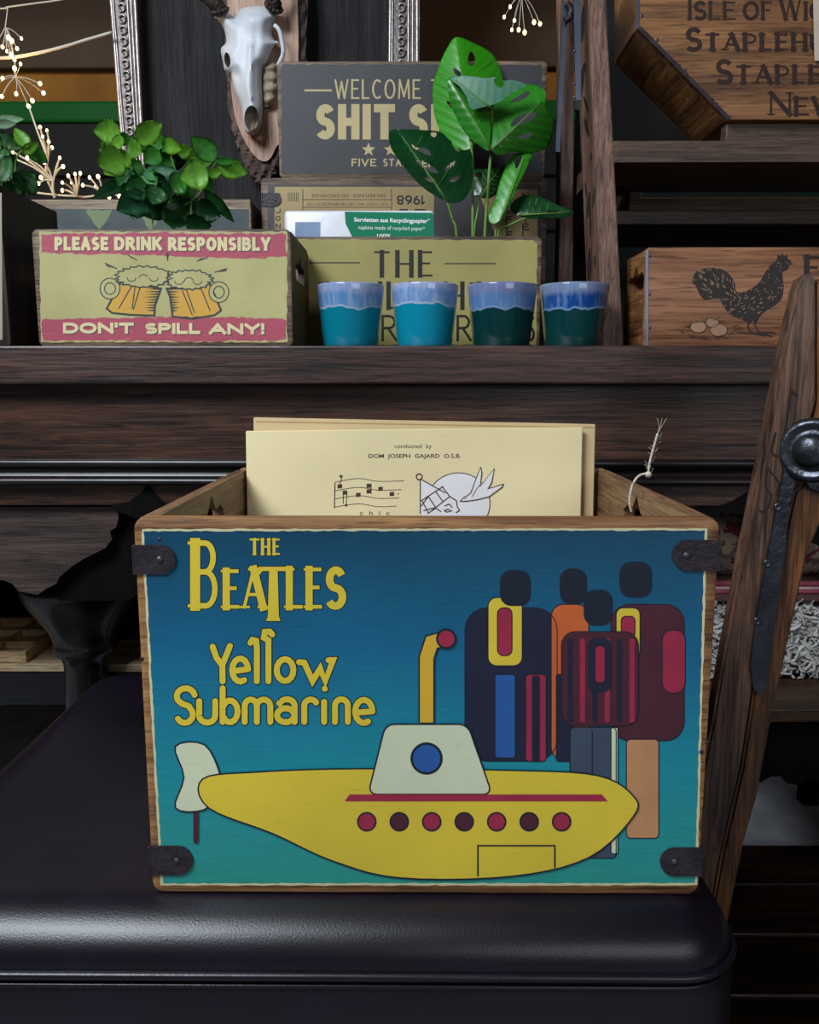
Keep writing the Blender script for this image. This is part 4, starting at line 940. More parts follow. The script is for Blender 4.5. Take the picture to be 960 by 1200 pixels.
for pts in ([K(105, 92), K(85, 40), K(40, 5), K(-30, -60), K(-80, -200)], [K(445, 62), K(455, 20), K(440, -30), K(470, -120), K(520, -260)]):
    q = smoothpts([at(x, y, 1.80-.008*i) for i, (x, y) in enumerate(pts)], 6)
    b = tube(q, lambda u: .0165*(1-.45*u)+.0012*math.sin(u*60), 12)
    h = obj('horn', b, M_horn, sk, smooth=True)
    d = (q[2]-q[0]).normalized()
    # burr at the root of the horn
    b = bmesh.new()
    for k in range(12):
        a = 2*PI*k/12; e1 = d.cross(Vector((0, 1, 0))).normalized(); e2 = d.cross(e1)
        c = q[3]+(e1*math.cos(a)+e2*math.sin(a))*.0155; bb = bmesh.new(); bmesh.ops.create_icosphere(bb, subdivisions=1, radius=.0052)
        for v in bb.verts: v.co += c
        join(b, bb)
    obj('horn_burr', b, M_horn, h, smooth=True)

# ================================================================== FAIRY LIGHTS
M_bulb = mat('warm_bulb', '#fff0c8', .4, var=0, emit='#ffdf9a', estr=7)
M_wire = mat('white_wire', '#c9c3b8', .4, var=.05); M_copper = mat('warm_wire', '#d8c2a0', .4, var=.1)
bulb0 = None
def burst(label, cpx, Y, bulbs, up=None, wire=None, r=.0032, lamp=0, group='fairy light sprays'):
    global bulb0
    c = at(cpx[0], cpx[1], Y); t = thing('fairy_lights', label, 'fairy lights', c, group)
    rnd = random.Random(int(cpx[0]*7+cpx[1])); b = bmesh.new()
    if up: tube(smoothpts([c]+[at(x, y, Y) for x, y in up], 5), .0022 if wire else .0011, 5, bm=b)
    for i, (x, y) in enumerate(bulbs):
        e = at(x, y, Y+rnd.uniform(-.03, .03)); m_ = c.lerp(e, .5)+Vector((rnd.uniform(-.003, .003), 0, .004))
        tube(smoothpts([c, m_, e], 3), .0018 if wire else .0008, 5, bm=b)
        if bulb0 is None:
            bb = bmesh.new(); bmesh.ops.create_icosphere(bb, subdivisions=2, radius=1.0)
            me = bpy.data.meshes.new('bulb'); bb.to_mesh(me); bb.free(); me.materials.append(M_bulb)
            for p in me.polygons: p.use_smooth = True
            bulb0 = me
        o = bpy.data.objects.new('bulb', bulb0); C.objects.link(o); o.parent = t; o.location = e-c; rr = r*rnd.uniform(.8, 1.25); o.scale = (rr, rr, rr*1.3); BASE[o] = e
    obj('wires', b, wire or M_wire, t)
    if lamp:
        l = bpy.data.lights.new('glow', 'POINT'); l.energy = lamp; l.color = (1, .62, .25); l.shadow_soft_size = .03
        lo = bpy.data.objects.new('glow', l); C.objects.link(lo); lo.parent = t; lo.location = (0, .05, 0)
burst('fairy light spray hanging at the top left corner under the thin cable', (6, 32), 1.80, [(25, 45), (14, 48), (20, 57), (3, 55), (8, 60), (13, 64), (17, 70), (-4, 50), (10, 44)], up=[(8, 18), (9, 8)], lamp=.25)
burst('lower hanging fairy light spray at the left, just above the green rail', (18, 90), 1.82, [(3, 92), (2, 113), (19, 110), (38, 118), (47, 98), (51, 109), (33, 124), (24, 75), (17, 80), (-5, 100)], up=[(18, 80), (16, 66), (10, 45)], lamp=.7)
burst('fairy light spray hanging at the top right above the big-leaved plant', (612, -8), 2.1, [(598, 8), (591, 20), (603, 24), (600, 35), (608, 35), (615, 38), (626, 26), (633, 28)], up=[(612, -40), (614, -70)], lamp=.35, r=.0036)
zg = ZS
burst('fairy light twig standing behind the left planter, highest of the twigs', (56, 186), 1.56, [(34, 125), (47, 149), (55, 153), (57, 166), (61, 173), (50, 160), (36, 175)], up=[(54, 205), (62, 225), (64, 232)], wire=M_copper, lamp=.12, r=.0028)
burst('fairy light twig in the patterned box, left end beside the planter', (62, 212), 1.55, [(70, 185), (74, 195), (48, 208), (45, 215), (52, 190), (32, 185), (15, 178), (16, 186)], up=[(62, 222), (64, 232)], wire=M_copper, r=.0026)
burst('fairy light twig in the patterned box, middle one', (90, 230), 1.56, [(73, 214), (80, 206), (88, 204), (94, 203), (73, 223), (84, 214)], up=[(70, 229), (42, 226)], wire=M_copper, r=.0028, lamp=.08)
burst('fairy light twig in the patterned box, right one under the small leafy plant', (120, 228), 1.57, [(105, 208), (115, 207), (97, 217), (128, 231), (140, 230), (112, 219)], up=[(100, 231), (90, 230)], wire=M_copper, r=.0026)
def cord(label, pts, Y, r, m):
    b = tube(smoothpts([at(x, y, Y) for x, y in pts], 6), r, 6); o = obj('cable', b, m, None, smooth=True); tag(o, label, 'cable'); return o
cord('thick white cable sagging across the left silver frame', [(-60, 68), (0, 68), (30, 65), (70, 56), (100, 47), (131, 38)], 1.86, .0030, M_wire)
cord('thin pale cable at the very top left holding the fairy lights', [(-60, 10), (0, 10), (10, 8), (40, 4), (75, -1), (120, -12)], 1.80, .0014, M_wire)

# ================================================================== PLANTS
def leafmat(name, c, vein, rough=.4, trans=.0, scale=60):
    m = mat(name, c, rough, var=.22, scale=scale, bump=.12, spec=.5); b = m.node_tree.nodes['Principled BSDF']; b.inputs['Subsurface Weight'].default_value = 0
    b.inputs['Transmission Weight'].default_value = 0
    return m
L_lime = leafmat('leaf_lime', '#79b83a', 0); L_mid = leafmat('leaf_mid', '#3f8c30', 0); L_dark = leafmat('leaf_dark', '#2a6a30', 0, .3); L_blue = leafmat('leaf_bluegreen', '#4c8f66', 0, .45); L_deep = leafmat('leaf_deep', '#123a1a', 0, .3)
M_stem = mat('plant_stem', '#5f8a34', .5, var=.15)
def leaf(parent, bp, tp, wpx, Yb, Yt, m, tilt=0, crinkle=0, cup=.25, pointy=.6):
    A, B = at(*bp, Yb), at(*tp, Yt); ax = B-A; L = ax.length; ax.normalize()
    view = (EYE-A).normalized(); side = ax.cross(view).normalized(); n = side.cross(ax).normalized()
    if tilt: q = Matrix.Rotation(tilt, 3, ax); side = q @ side; n = q @ n
    W = wpx/970*Yb/2; b = bmesh.new(); rows = []; NU, NV = 10, 6
    for i in range(NU+1):
        u = i/NU; wd = W*(math.sin(PI*min(1, u**.75))**.8 if 0 < u < 1 else 0.02)
        row = []
        for j in range(-NV//2, NV//2+1):
            v = j/(NV/2); p = A+ax*(u*L)+side*(wd*v)+n*(cup*wd*abs(v)**1.3+.10*L*math.sin(PI*u)*(-1)-.22*L*u*u*.5+.12*wd*math.cos(u*22)*(1 if j else 0)*abs(v))
            if crinkle: p += n*crinkle*math.sin(u*24+v*9)*math.cos(v*8)
            row.append(b.verts.new(p))
        rows.append(row)
    for r1, r2 in zip(rows, rows[1:]):
        for j in range(NV): b.faces.new((r1[j], r1[j+1], r2[j+1], r2[j]))
    bmesh.ops.solidify(b, geom=b.faces, thickness=.0003)
    return obj('leaf', b, m, parent, smooth=True)
hp = thing('leafy_plant', 'small bright green leafy plant growing out of the beer-mug box', 'plant', (at(195, 280, 1.24).x, 1.24, ZS+.007))
def Z7(x, y): return (100+x/4.8, 140+y/4.8)
LV = [((200, 75), (42, 62), 95, 'l', 0), ((215, 100), (130, 165), 50, 'l', .4), ((215, 205), (72, 262), 130, 'l', -.2), ((205, 240), (105, 302), 75, 'l', .3), ((235, 145), (315, 190), 90, 'l', .2), ((290, 125), (428, 22), 85, 'l', .1), ((360, 150), (300, 170), 50, 'l', 0),
 ((345, 80), (460, 170), 80, 'm', .4), ((430, 130), (530, 170), 65, 'l', .3), ((370, 255), (582, 225), 110, 'D', .5), ((520, 195), (608, 165), 55, 'l', .2), ((320, 305), (530, 285), 75, 'b', -.6), ((695, 300), (530, 325), 115, 'l', .2), ((575, 215), (710, 245), 85, 'l', .3),
 ((735, 228), (597, 93), 85, 'm', .2), ((735, 235), (838, 240), 34, 'm', .3), ((740, 262), (912, 305), 75, 'l', .2), ((690, 312), (770, 290), 42, 'l', 0), ((240, 340), (50, 455), 62, 'b', -.5), ((360, 430), (178, 520), 120, 'b', -.4), ((350, 370), (215, 410), 95, 'd', 0),
 ((460, 475), (312, 530), 95, 'b', -.2), ((530, 430), (500, 612), 175, 'd', .1), ((540, 370), (610, 440), 70, 'm', 0), ((330, 350), (480, 460), 125, 'D', .2), ((610, 500), (755, 545), 95, 'D', .1), ((560, 590), (700, 600), 80, 'D', .2), ((670, 400), (828, 585), 55, 'd', .5), ((200, 280), (270, 400), 90, 'd', 0), ((290, 380), (220, 470), 90, 'm', 0), ((440, 300), (380, 320), 60, 'l', .4), ((240, 80), (200, 150), 50, 'm', .2), ((420, 180), (330, 240), 80, 'm', 0), ((560, 300), (620, 350), 60, 'd', .1)]
LV += [((250, 200), (180, 250), 70, 'l', .2), ((300, 230), (250, 320), 80, 'm', .1), ((480, 190), (430, 270), 80, 'm', .2), ((640, 260), (600, 330), 80, 'l', .1), ((420, 380), (370, 470), 90, 'd', .1), ((620, 430), (560, 520), 90, 'd', 0), ((150, 110), (95, 160), 55, 'l', .3), ((560, 330), (470, 400), 90, 'm', .3), ((300, 450), (270, 560), 90, 'b', .1), ((650, 330), (720, 400), 60, 'm', .2), ((800, 260), (870, 240), 40, 'l', .4), ((380, 90), (330, 60), 55, 'l', .1), ((330, 300), (390, 380), 80, 'm', 0)]
LM = {'l': L_lime, 'm': L_mid, 'd': L_dark, 'D': L_deep, 'b': L_blue}
rnd = random.Random(9)
for i, (a, b_, wd, k, tl_) in enumerate(LV):
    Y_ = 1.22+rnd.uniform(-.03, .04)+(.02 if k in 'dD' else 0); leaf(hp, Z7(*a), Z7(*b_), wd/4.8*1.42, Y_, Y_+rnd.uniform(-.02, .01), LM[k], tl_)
b = bmesh.new()
for s in ([(380, 650), (370, 520), (300, 380), (240, 225)], [(460, 650), (440, 500), (520, 400), (512, 290)], [(600, 650), (600, 430), (680, 330), (740, 235)], [(300, 380), (345, 300), (225, 130)], [(440, 500), (400, 300), (340, 120)], [(512, 300), (460, 140)], [(690, 320), (640, 420), (560, 480)]):
    tube(smoothpts([at(*Z7(x, y), 1.24) for x, y in s], 5), .0012, 6, bm=b)
for xx in (380, 460, 600): q = at(*Z7(xx, 650), 1.24); tube([q, Vector((q.x, 1.24, ZS+.012))], .0013, 6, bm=b)
obj('stems', b, M_stem, hp)
obj('soil_pot', lathe([(0, ZS+.0075), (.045, ZS+.0075), (.055, ZS+.08), (.052, ZS+.08), (.05, ZS+.072), (0, ZS+.072)], (hp.location.x, 1.24, 0), 24), mat('dark_pot', '#1c1714', .8), hp)
# plant at the left edge
lp_ = thing('leafy_plant', 'crinkle-leaved green plant in the planter at the left edge', 'plant', (at(-10, 230, 1.22).x, 1.22, ZS+.01))
def Z3(x, y): return (x/4, 120+y/4)
L_cr = leafmat('leaf_crinkled', '#3f6f3c', 0, .5); L_sil = leafmat('leaf_silver', '#7c9a78', 0, .6)
for a, b_, wd, m_, tl_, cr_ in (((-20, 78), (108, 72), 40, L_sil, -.4, 0), ((-20, 105), (72, 98), 36, L_sil, -.2, 0), ((130, 210), (66, 112), 62, L_lime, .2, 0), ((130, 210), (220, 282), 66, L_mid, .2, 0), ((105, 240), (182, 188), 44, L_lime, .2, 0), ((-20, 160), (98, 215), 70, L_cr, .2, .0015),
        ((60, 330), (-30, 300), 120, L_cr, .2, .002), ((90, 410), (160, 330), 110, L_cr, .1, .002), ((20, 300), (90, 330), 110, L_cr, 0, .002), ((40, 270), (-20, 230), 80, L_cr, 0, .002), ((60, 390), (130, 430), 90, L_dark, 0, .002), ((20, 420), (80, 400), 90, L_dark, 0, .002)):
    Y_ = 1.21+rnd.uniform(-.02, .02); leaf(lp_, Z3(*a), Z3(*b_), wd/4*1.1, Y_, Y_, m_, tl_, cr_)
b = bmesh.new()
for s in ([(45, 480), (42, 240), (50, 205)], [(70, 480), (75, 270), (130, 210)], [(0, 480), (10, 300), (-20, 80)]): tube(smoothpts([at(*Z3(x, y), 1.22) for x, y in s], 5), .0012, 6, bm=b)
obj('stems', b, M_stem, lp_)
obj('soil', box(xr-.245, xr-.015, 1.142, 1.29, ZS+.007, z1-.02, .004), mat('dark_soil', '#17110d', .95, bump=.8), lp_)
# monstera
ms = thing('monstera_plant', 'young monstera with holed glossy leaves growing out of the yellow box', 'plant', (at(560, 270, 1.42).x, 1.43, ZS+.007))
def M4(x, y): return (440+x/4.364, 40+y/4.364)
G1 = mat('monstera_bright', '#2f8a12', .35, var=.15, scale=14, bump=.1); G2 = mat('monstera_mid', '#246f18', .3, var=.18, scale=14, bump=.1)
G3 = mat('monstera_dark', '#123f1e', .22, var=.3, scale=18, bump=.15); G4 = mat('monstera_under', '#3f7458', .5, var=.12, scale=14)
def mleaf(out, holes, base, tip, Y0, a, k, m, rip=.0006, grid=3.2, veins=6):
    O = [(p.x, p.y) for p in smoothpts([Vector(M4(*q)+(0,)) for q in out], 4, True)]; H = [[(p.x, p.y) for p in smoothpts([Vector(M4(*q)+(0,)) for q in h], 3, True)] for h in holes]
    bx, by = M4(*base); tx, ty = M4(*tip); L = math.hypot(tx-bx, ty-by); ux, uy = (tx-bx)/L, (ty-by)/L
    def Yf(x, y):
        u = ((x-bx)*ux+(y-by)*uy)/L; v = (-(x-bx)*uy+(y-by)*ux)
        return Y0+a*u+k*abs(v)**1.2/30-.0*u+rip*math.sin((u*L-abs(v)*.7)*.55)*min(1, abs(v)/8)+.012*u*u
    o = sheet(O, H, Yf, .0006, grid, m, 'leaf', ms)
    b = tube([at(bx+ux*L*q, by+uy*L*q, Yf(bx+ux*L*q, by+uy*L*q)-.0006) for q in (0, .2, .4, .6, .8, .94)], lambda u: .0016*(1-.7*u), 6)
    for s in (-1, 1):
        for i in range(veins):
            q0 = .1+.75*i/veins; pts = []
            for q in (0, .33, .66, 1):
                x = bx+ux*L*(q0+.12*q)-uy*s*q*L*.30; y = by+uy*L*(q0+.12*q)+ux*s*q*L*.30
                if inpoly(x, y, O) and not any(inpoly(x, y, h) for h in H): pts.append(at(x, y, Yf(x, y)-.0002))
                else: break
            if len(pts) > 2: tube(pts, .0005, 4, bm=b)
    obj('midrib', b, M_stem, o, smooth=True)
mleaf([(415, 14), (500, 45), (590, 95), (635, 170), (655, 235), (640, 300), (600, 360), (565, 450), (525, 535), (485, 585), (430, 590), (370, 550), (320, 470), (296, 370), (295, 260), (330, 150), (370, 65)], [[(492, 88), (510, 125), (500, 160), (480, 155), (475, 115)], [(400, 172), (436, 195), (432, 218), (405, 200)], [(364, 338), (400, 362), (395, 380), (370, 362)]], (490, 552), (415, 18), 1.44, .03, .012, G1)
mleaf([(500, 700), (560, 690), (640, 680), (662, 672), (652, 760), (602, 832), (530, 836), (490, 800)], [[(510, 712), (545, 708), (540, 735), (515, 730)]], (530, 840), (640, 680), 1.45, 0, .01, G3)
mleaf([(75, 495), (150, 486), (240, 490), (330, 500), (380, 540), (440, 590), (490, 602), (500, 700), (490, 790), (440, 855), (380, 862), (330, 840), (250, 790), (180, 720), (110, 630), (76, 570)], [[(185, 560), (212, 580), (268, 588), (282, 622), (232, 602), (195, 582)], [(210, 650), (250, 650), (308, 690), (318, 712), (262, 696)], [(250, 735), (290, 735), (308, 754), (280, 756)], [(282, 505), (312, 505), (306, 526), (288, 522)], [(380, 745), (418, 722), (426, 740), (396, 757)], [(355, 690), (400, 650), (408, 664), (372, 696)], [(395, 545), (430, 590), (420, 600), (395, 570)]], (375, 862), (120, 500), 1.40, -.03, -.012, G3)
mleaf([(690, 880), (722, 842), (780, 822), (860, 838), (930, 872), (1010, 905), (1000, 925), (950, 942), (880, 938), (800, 946), (740, 932), (700, 910)], [[(880, 905), (930, 905), (925, 915), (890, 915)]], (740, 925), (1008, 910), 1.42, -.02, .01, G3)
mleaf([(805, 608), (765, 700), (722, 790), (682, 880), (632, 955), (592, 966), (580, 930), (610, 850), (640, 745), (668, 680), (702, 618), (755, 606)], [[(712, 640), (745, 618), (750, 632), (722, 690)]], (640, 950), (770, 610), 1.39, .01, .012, G1)
mleaf([(597, 352), (660, 330), (702, 292), (760, 258), (822, 262), (866, 290), (880, 390), (914, 440), (900, 540), (870, 588), (780, 610), (700, 600), (632, 620), (600, 600), (590, 580), (598, 450)], [[(690, 345), (740, 312), (778, 290), (790, 302), (768, 326), (722, 346)], [(692, 462), (730, 418), (790, 400), (826, 405), (800, 440), (752, 460), (715, 468)], [(725, 525), (770, 507), (802, 507), (795, 525), (750, 536)]], (594, 590), (870, 330), 1.385, .0, .012, G2)
mleaf([(590, 380), (592, 460), (586, 560), (576, 596), (520, 560), (462, 510), (420, 440), (386, 360), (370, 275), (374, 225), (440, 222), (520, 300)], [], (588, 590), (380, 230), 1.382, .0, .012, G2)
mleaf([(384, 222), (480, 214), (560, 225), (610, 220), (652, 238), (702, 235), (770, 260), (702, 300), (622, 352), (540, 376), (490, 384), (470, 330), (430, 268)], [[(605, 230), (640, 228), (655, 255), (635, 275), (612, 250)]], (590, 376), (400, 225), 1.372, 0, -.004, G4, veins=0)
b = bmesh.new()
for s, r_ in (([(370, 862), (392, 940), (415, 1030)], .0020), ([(490, 552), (497, 700), (497, 1030)], .0023), ([(597, 352), (592, 580), (578, 760), (560, 1030)], .0026), ([(535, 840), (520, 920), (505, 1030)], .0015), ([(690, 862), (645, 950), (612, 1035)], .0017), ([(770, 940), (690, 975), (625, 1035)], .0015)):
    q = [at(*M4(x, y), 1.405-.004*(i == 0)) for i, (x, y) in enumerate(s)]; e = q[-1]
    tube(smoothpts(q+[Vector((e.x, 1.42, ZS+.08))], 5), r_, 7, bm=b)
obj('stems', b, M_stem, ms, smooth=True)
obj('pot', lathe([(0, ZS+.0075), (.045, ZS+.0075), (.055, ZS+.09), (.052, ZS+.09), (.05, ZS+.08), (0, ZS+.08)], (ms.location.x, 1.435, 0), 24), mat('dark_pot', '#1c1714', .8), ms)

# ================================================================== STEP LADDER
t = thing('dark_backing', 'plain black backing board added to fill the dark area behind the step ladder', 'board', (at(900, 200, 1.80).x, 1.81, ZS+.0003))  # added backing, keeps the gap between ladder and crate black
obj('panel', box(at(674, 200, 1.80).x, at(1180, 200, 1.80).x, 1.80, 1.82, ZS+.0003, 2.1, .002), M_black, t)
M_lad = wood('ladder_wood', '#48312a', '#8f6a5a', 'Z', 1.1, .5, .35); M_ladx = wood('ladder_tread_wood', '#3a2a22', '#6b5242', 'X', 1.0, .5, .3)
M_steel = mat('blue_grey_steel', '#6a7180', .35, .85, var=.15, scale=30)
ld = thing('step_ladder', 'old wooden step ladder with worn treads standing on the sideboard at right', 'ladder', (at(718, 404, 1.25).x, 1.4, ZS))
def prism(A, B):
    """hexahedron between two quads"""
    b = bmesh.new(); a = [b.verts.new(p) for p in A]; c = [b.verts.new(p) for p in B]
    b.faces.new(a); b.faces.new(c[::-1])
    for i in range(4): b.faces.new((a[i], c[i], c[(i+1) % 4], a[(i+1) % 4]))
    bmesh.ops.recalc_face_normals(b, faces=b.faces); bmesh.ops.bevel(b, geom=list(b.edges), offset=.0015, segments=2, affect='EDGES'); return b
def stile(xa0, xb0, Y0, xa1, xb1, Y1, dep, name='stile', y1=-70):
    A = [at(xa0, 404, Y0), at(xb0, 404, Y0)]; 
    for p in A: p.z = ZS+.0003
    A += [A[1]+Vector((0, dep, 0)), A[0]+Vector((0, dep, 0))]
    B = [at(xa1, y1, Y1), at(xb1, y1, Y1)]; B += [B[1]+Vector((0, dep, 0)), B[0]+Vector((0, dep, 0))]
    return obj(name, prism(A, B), M_lad, ld), A, B
s1, A, B = stile(706.5, 731, 1.25, 687, 707, 1.31, .095)
nrm = (B[0]-A[0]).cross(A[3]-A[0]).normalized()
if nrm.x > 0: nrm = -nrm
pr = Print(A[0], nrm); M_gouge = mat('dark_gouge', '#20140f', .8)
for x, y, rx, ry, rot in ((683, 28, 2.2, 22, .05), (684, 82, 2.4, 9, .2), (682, 100, 2, 20, .12), (687, 122, 1.6, 10, -.3), (688, 150, 2, 12, -.25), (693, 184, 1.5, 5, 0), (690, 240, 2, 16, .08), (692, 260, 1.2, 20, .0), (696, 232, 1, 12, .1), (691, 310, 2.2, 20, .0), (697, 306, 1, 8, 0), (687, 222, 1, 10, -.1)):
    pr.disc(x, y, rx, M_gouge, 0, ry=ry, rot=rot)
tag(pr.build('grain_gouges', ld), kind='stuff')
stile(1126, 1150, 1.25, 1136, 1156, 1.31, .095)
stile(653, 671, 1.60, 664, 674, 1.56, .05)
stile(655, 664, 1.75, 655, 664, 1.70, .03)
yt0, yt1 = at(800, 165, 1.28).z, at(800, 190, 1.28).z
TX0, TX1 = at(709, 175, 1.28).x, at(1130, 175, 1.28).x
b = plate([(TX0, 1.285), (TX0+.004, 1.281), (TX0+.02, 1.28), (TX1, 1.28), (TX1, 1.50), (TX0+.01, 1.50), (TX0, 1.495)], [], lambda x, y: Vector((x, y, yt0)), lambda x, y: Vector((x, y, yt1)))
obj('tread', b, M_ladx, ld)
obj('tread', box(at(722, 250, 1.46).x, at(1130, 250, 1.46).x, 1.46, 1.70, at(800, 263, 1.46).z, at(800, 246, 1.46).z, .002), M_ladx, ld)
obj('support_block', box(at(721, 200, 1.42).x, at(736, 200, 1.42).x, 1.42, 1.46, at(728, 214, 1.42).z, yt1, .001), M_ladx, ld)
b = slab([(660, 2), (666, 2), (656.5, 178), (651, 178)], 1.54, 1.546); obj('stay_bar', b, M_steel, ld)
b = slab([(671.5, -60), (680.5, -60), (681, 118), (675, 118)], 1.30, 1.304); bar_ = obj('stay_bar', b, M_steel, ld)
obj('rubber_tip', slab([(674.5, 117), (681, 117), (679.5, 129), (674, 128)], 1.296, 1.306), M_blk, bar_)
for y in (60, 98, 114): obj('pin', lathe([(0, .002), (.0018, .001), (.002, 0)], at(673.5, y, 1.3), 8, axis='Y'), M_steel, bar_, smooth=True)
b = tube(smoothpts([at(664, 4, 1.53), at(669, 10, 1.53), at(668, 20, 1.53), at(662, 24, 1.53)], 4), .006, 8); obj('hinge', b, M_bracket, ld, smooth=True)
# slim green-topped box on the lower tread
zt_ = at(800, 246, 1.46).z
gx0, gx1 = at(738, 230, 1.475).x, at(1120, 230, 1.475).x
t = thing('slim_box', 'slim dark box with a green label strip on the ladder\'s lower tread', 'box', ((gx0+gx1)/2, 1.55, zt_+.0003))
crate(t, gx0, gx1, 1.475, 1.66, zt_+.0003, at(800, 214, 1.475).z, .008, M_edge, .004, None, M_edgy)
pr = Print((0, 1.475, 0)); pr.poly([(752, 219), (1100, 219), (1100, 230), (752, 230)], mat('bottle_green', '#1c5a4a', .4, var=.3, scale=30), 0); pr.stroke([(751, 218), (751, 232), (1100, 232)], 1, M_bg, 1, cap='butt'); pr.build('label_strip', t)

# ================================================================== CHAMFERED CRATE ON THE TREAD
M_hex = wood('warm_crate_wood', '#5a3820', '#9a6a40', 'X', .8, .5, .25); M_hexy = wood('warm_crate_side', '#5e3a20', '#b07a48', 'Y', .9, .5, .25)
YH, YHB = 1.33, 1.47
hc = thing('chamfered_crate', 'brown wooden crate with slanting lower corner and carved place names, on the ladder', 'crate', (at(860, 100, YH).x, 1.4, yt0+.0003))
hp_ = [(747, -110), (747, 33), (853, 140), (1120, 140), (1120, -110)]
O = [(p.x, p.z) for p in (at(x, y, YH) for x, y in hp_)]
obj('front_panel', plate(O, [], lambda x, z: Vector((x, YH, z)), lambda x, z: Vector((x, YH+.012, z))), M_hex, hc)
obj('back_panel', plate(O, [], lambda x, z: Vector((x, YHB-.012, z)), lambda x, z: Vector((x, YHB, z))), M_hex, hc)
def wallq(p, q, inn, nm):
    (x0, z0), (x1, z1_) = p, q; d = Vector((x1-x0, 0, z1_-z0)).normalized(); n = Vector((d.z, 0, -d.x))*inn
    A = [Vector((x0, YH+.012, z0)), Vector((x1, YH+.012, z1_)), Vector((x1, YH+.012, z1_))+n, Vector((x0, YH+.012, z0))+n]; B = [v+Vector((0, YHB-YH-.024, 0)) for v in A]
    return obj(nm, prism(A, B), M_hexy, hc)
wallq(O[0], O[1], -.01, 'side_panel'); wallq(O[1], O[2], -.01, 'chamfer_panel'); wallq(O[2], O[3], -.01, 'base_panel')
zf_ = O[2][1]
obj('foot_batten', box(O[2][0]+.004, O[3][0], YH+.016, YH+.04, yt0+.012, zf_, .002), M_ladx, hc)
for xx in (O[2][0]+.02, O[3][0]-.05): obj('foot', box(xx, xx+.03, YH+.02, YH+.1, yt0+.0003, yt0+.0125, .001), M_blackwood, hc)
obj('edge_strip', slab([(745.5, -100), (749.5, -100), (749.5, 32), (746, 34)], YH-.0012, YH), M_steel, hc)
obj('edge_strip', slab([(747, 33), (752, 31), (857, 138), (853, 141)], YH-.0012, YH), M_bracket, hc)
for x, y in ((752, 19), (770, 47), (796, 77), (803, 83), (835, 117), (840, 122)): obj('nail', lathe([(0, .001), (.002, .0008), (.0028, 0)], at(x, y, YH), 12, axis='Y'), M_rivet, hc, smooth=True)
M_burn = mat('burnt_lettering', '#2e1a12', .8, var=.3, scale=120); M_burn2 = mat('carved_highlight', '#7a5236', .7)
pr = Print((0, YH, 0))
def H2(x, y): return (780+x*.1875, y*.1875)
def carve(s, x0, x1, yb, yt, w):
    a, b_ = H2(x0, yb), H2(x1, yt); letters(pr, s, a[0], b_[0], a[1], b_[1], w, M_burn, 0, serif=.85, thin=.5, gap=.4, low=.78)
carve('Isle', 140, 442, 124, -22, 4.4); carve('of', 482, 672, 124, -22, 4.4); carve('Wight', 705, 1180, 126, -20, 4.4)
carve('Staplehurst', 122, 1330, 318, 178, 5.6); carve('Staplehurst', 310, 1560, 524, 376, 5.6); carve('New', 645, 1080, 722, 575, 5.4)
rnd = random.Random(4)
for k in range(90):
    x, y = rnd.uniform(130, 1050), rnd.choice([rnd.uniform(20, 120), rnd.uniform(200, 315), rnd.uniform(400, 520), rnd.uniform(600, 720)]); a = H2(x, y); 
    pr.stroke([a, (a[0]+rnd.uniform(-.6, .6), a[1]+rnd.uniform(1.2, 2.6))], .5, M_burn2, 3)
tag(pr.build('carved_lettering', hc), kind='stuff')
t = thing('price_tag', 'pale blank card hanging in front of the chamfered crate at the right edge', 'tag', at(958, 72, YH-.006))
obj('card', slab([(953, -20), (985, -20), (985, 72), (955, 71)], YH-.006, YH-.005), mat('pale_card', '#c9b5a4', .7), t)
obj('string', tube([at(969, -19, YH-.0055), at(969, -60, YH-.003), at(969, -108, YH-.001)], .0006, 5), M_twine, t)
t['label'] = 'pale hanging card in front of the chamfered crate at the right edge'

# ================================================================== ROOSTER CRATE
YR = 1.20
M_ro = wood('reddish_crate_wood', '#6e432a', '#a97552', 'X', .7, .5, .2)
rc = box_at('printed_crate', 'light brown wooden crate printed with a rooster and eggs, under the ladder treads', 'crate', 756, 1120, 290, 408, YR, .115, .011, M_ro, M_hexy, hole=.72, rr=.004)
obj('edge_strip', slab([(756.5, 293), (760, 293), (760, 406), (756.5, 406)], YR-.001, YR), M_steel, rc)
for y in (300, 345, 384): obj('nail', lathe([(0, .0014), (.0014, .001), (.0018, 0)], at(761.5, y, YR), 10, axis='Y'), M_rivet, rc, smooth=True)
M_ri = mat('rooster_ink', '#2f2726', .7, var=.15); M_eg = mat('pale_wood_print', '#a58062', .7, var=.1)
pr = Print((0, YR, 0))
def R3(x, y): return (680+x*.2917, 230+y*.2917)
body = [(450, 345), (462, 308), (500, 290), (545, 288), (590, 305), (620, 345), (630, 385), (680, 375), (720, 345), (750, 295), (775, 268), (800, 250), (825, 255), (840, 285), (825, 300), (812, 310), (818, 360), (810, 410), (780, 440), (740, 465), (715, 495), (700, 510), (672, 508), (650, 495), (600, 475), (575, 440), (550, 410), (500, 415), (475, 385), (465, 360)]
P = [(p.x, p.y) for p in smoothpts([Vector(R3(*q)+(0,)) for q in body], 3, True)]; pr.poly(P, M_ri, 0)
pr.poly([R3(*q) for q in [(790, 250), (795, 232), (805, 240), (812, 228), (820, 240), (832, 234), (834, 250), (850, 262), (835, 268)]], M_ri, 0); pr.poly([R3(*q) for q in [(838, 262), (856, 272), (838, 278)]], M_ri, 0)
rnd = random.Random(11); nfl = 0
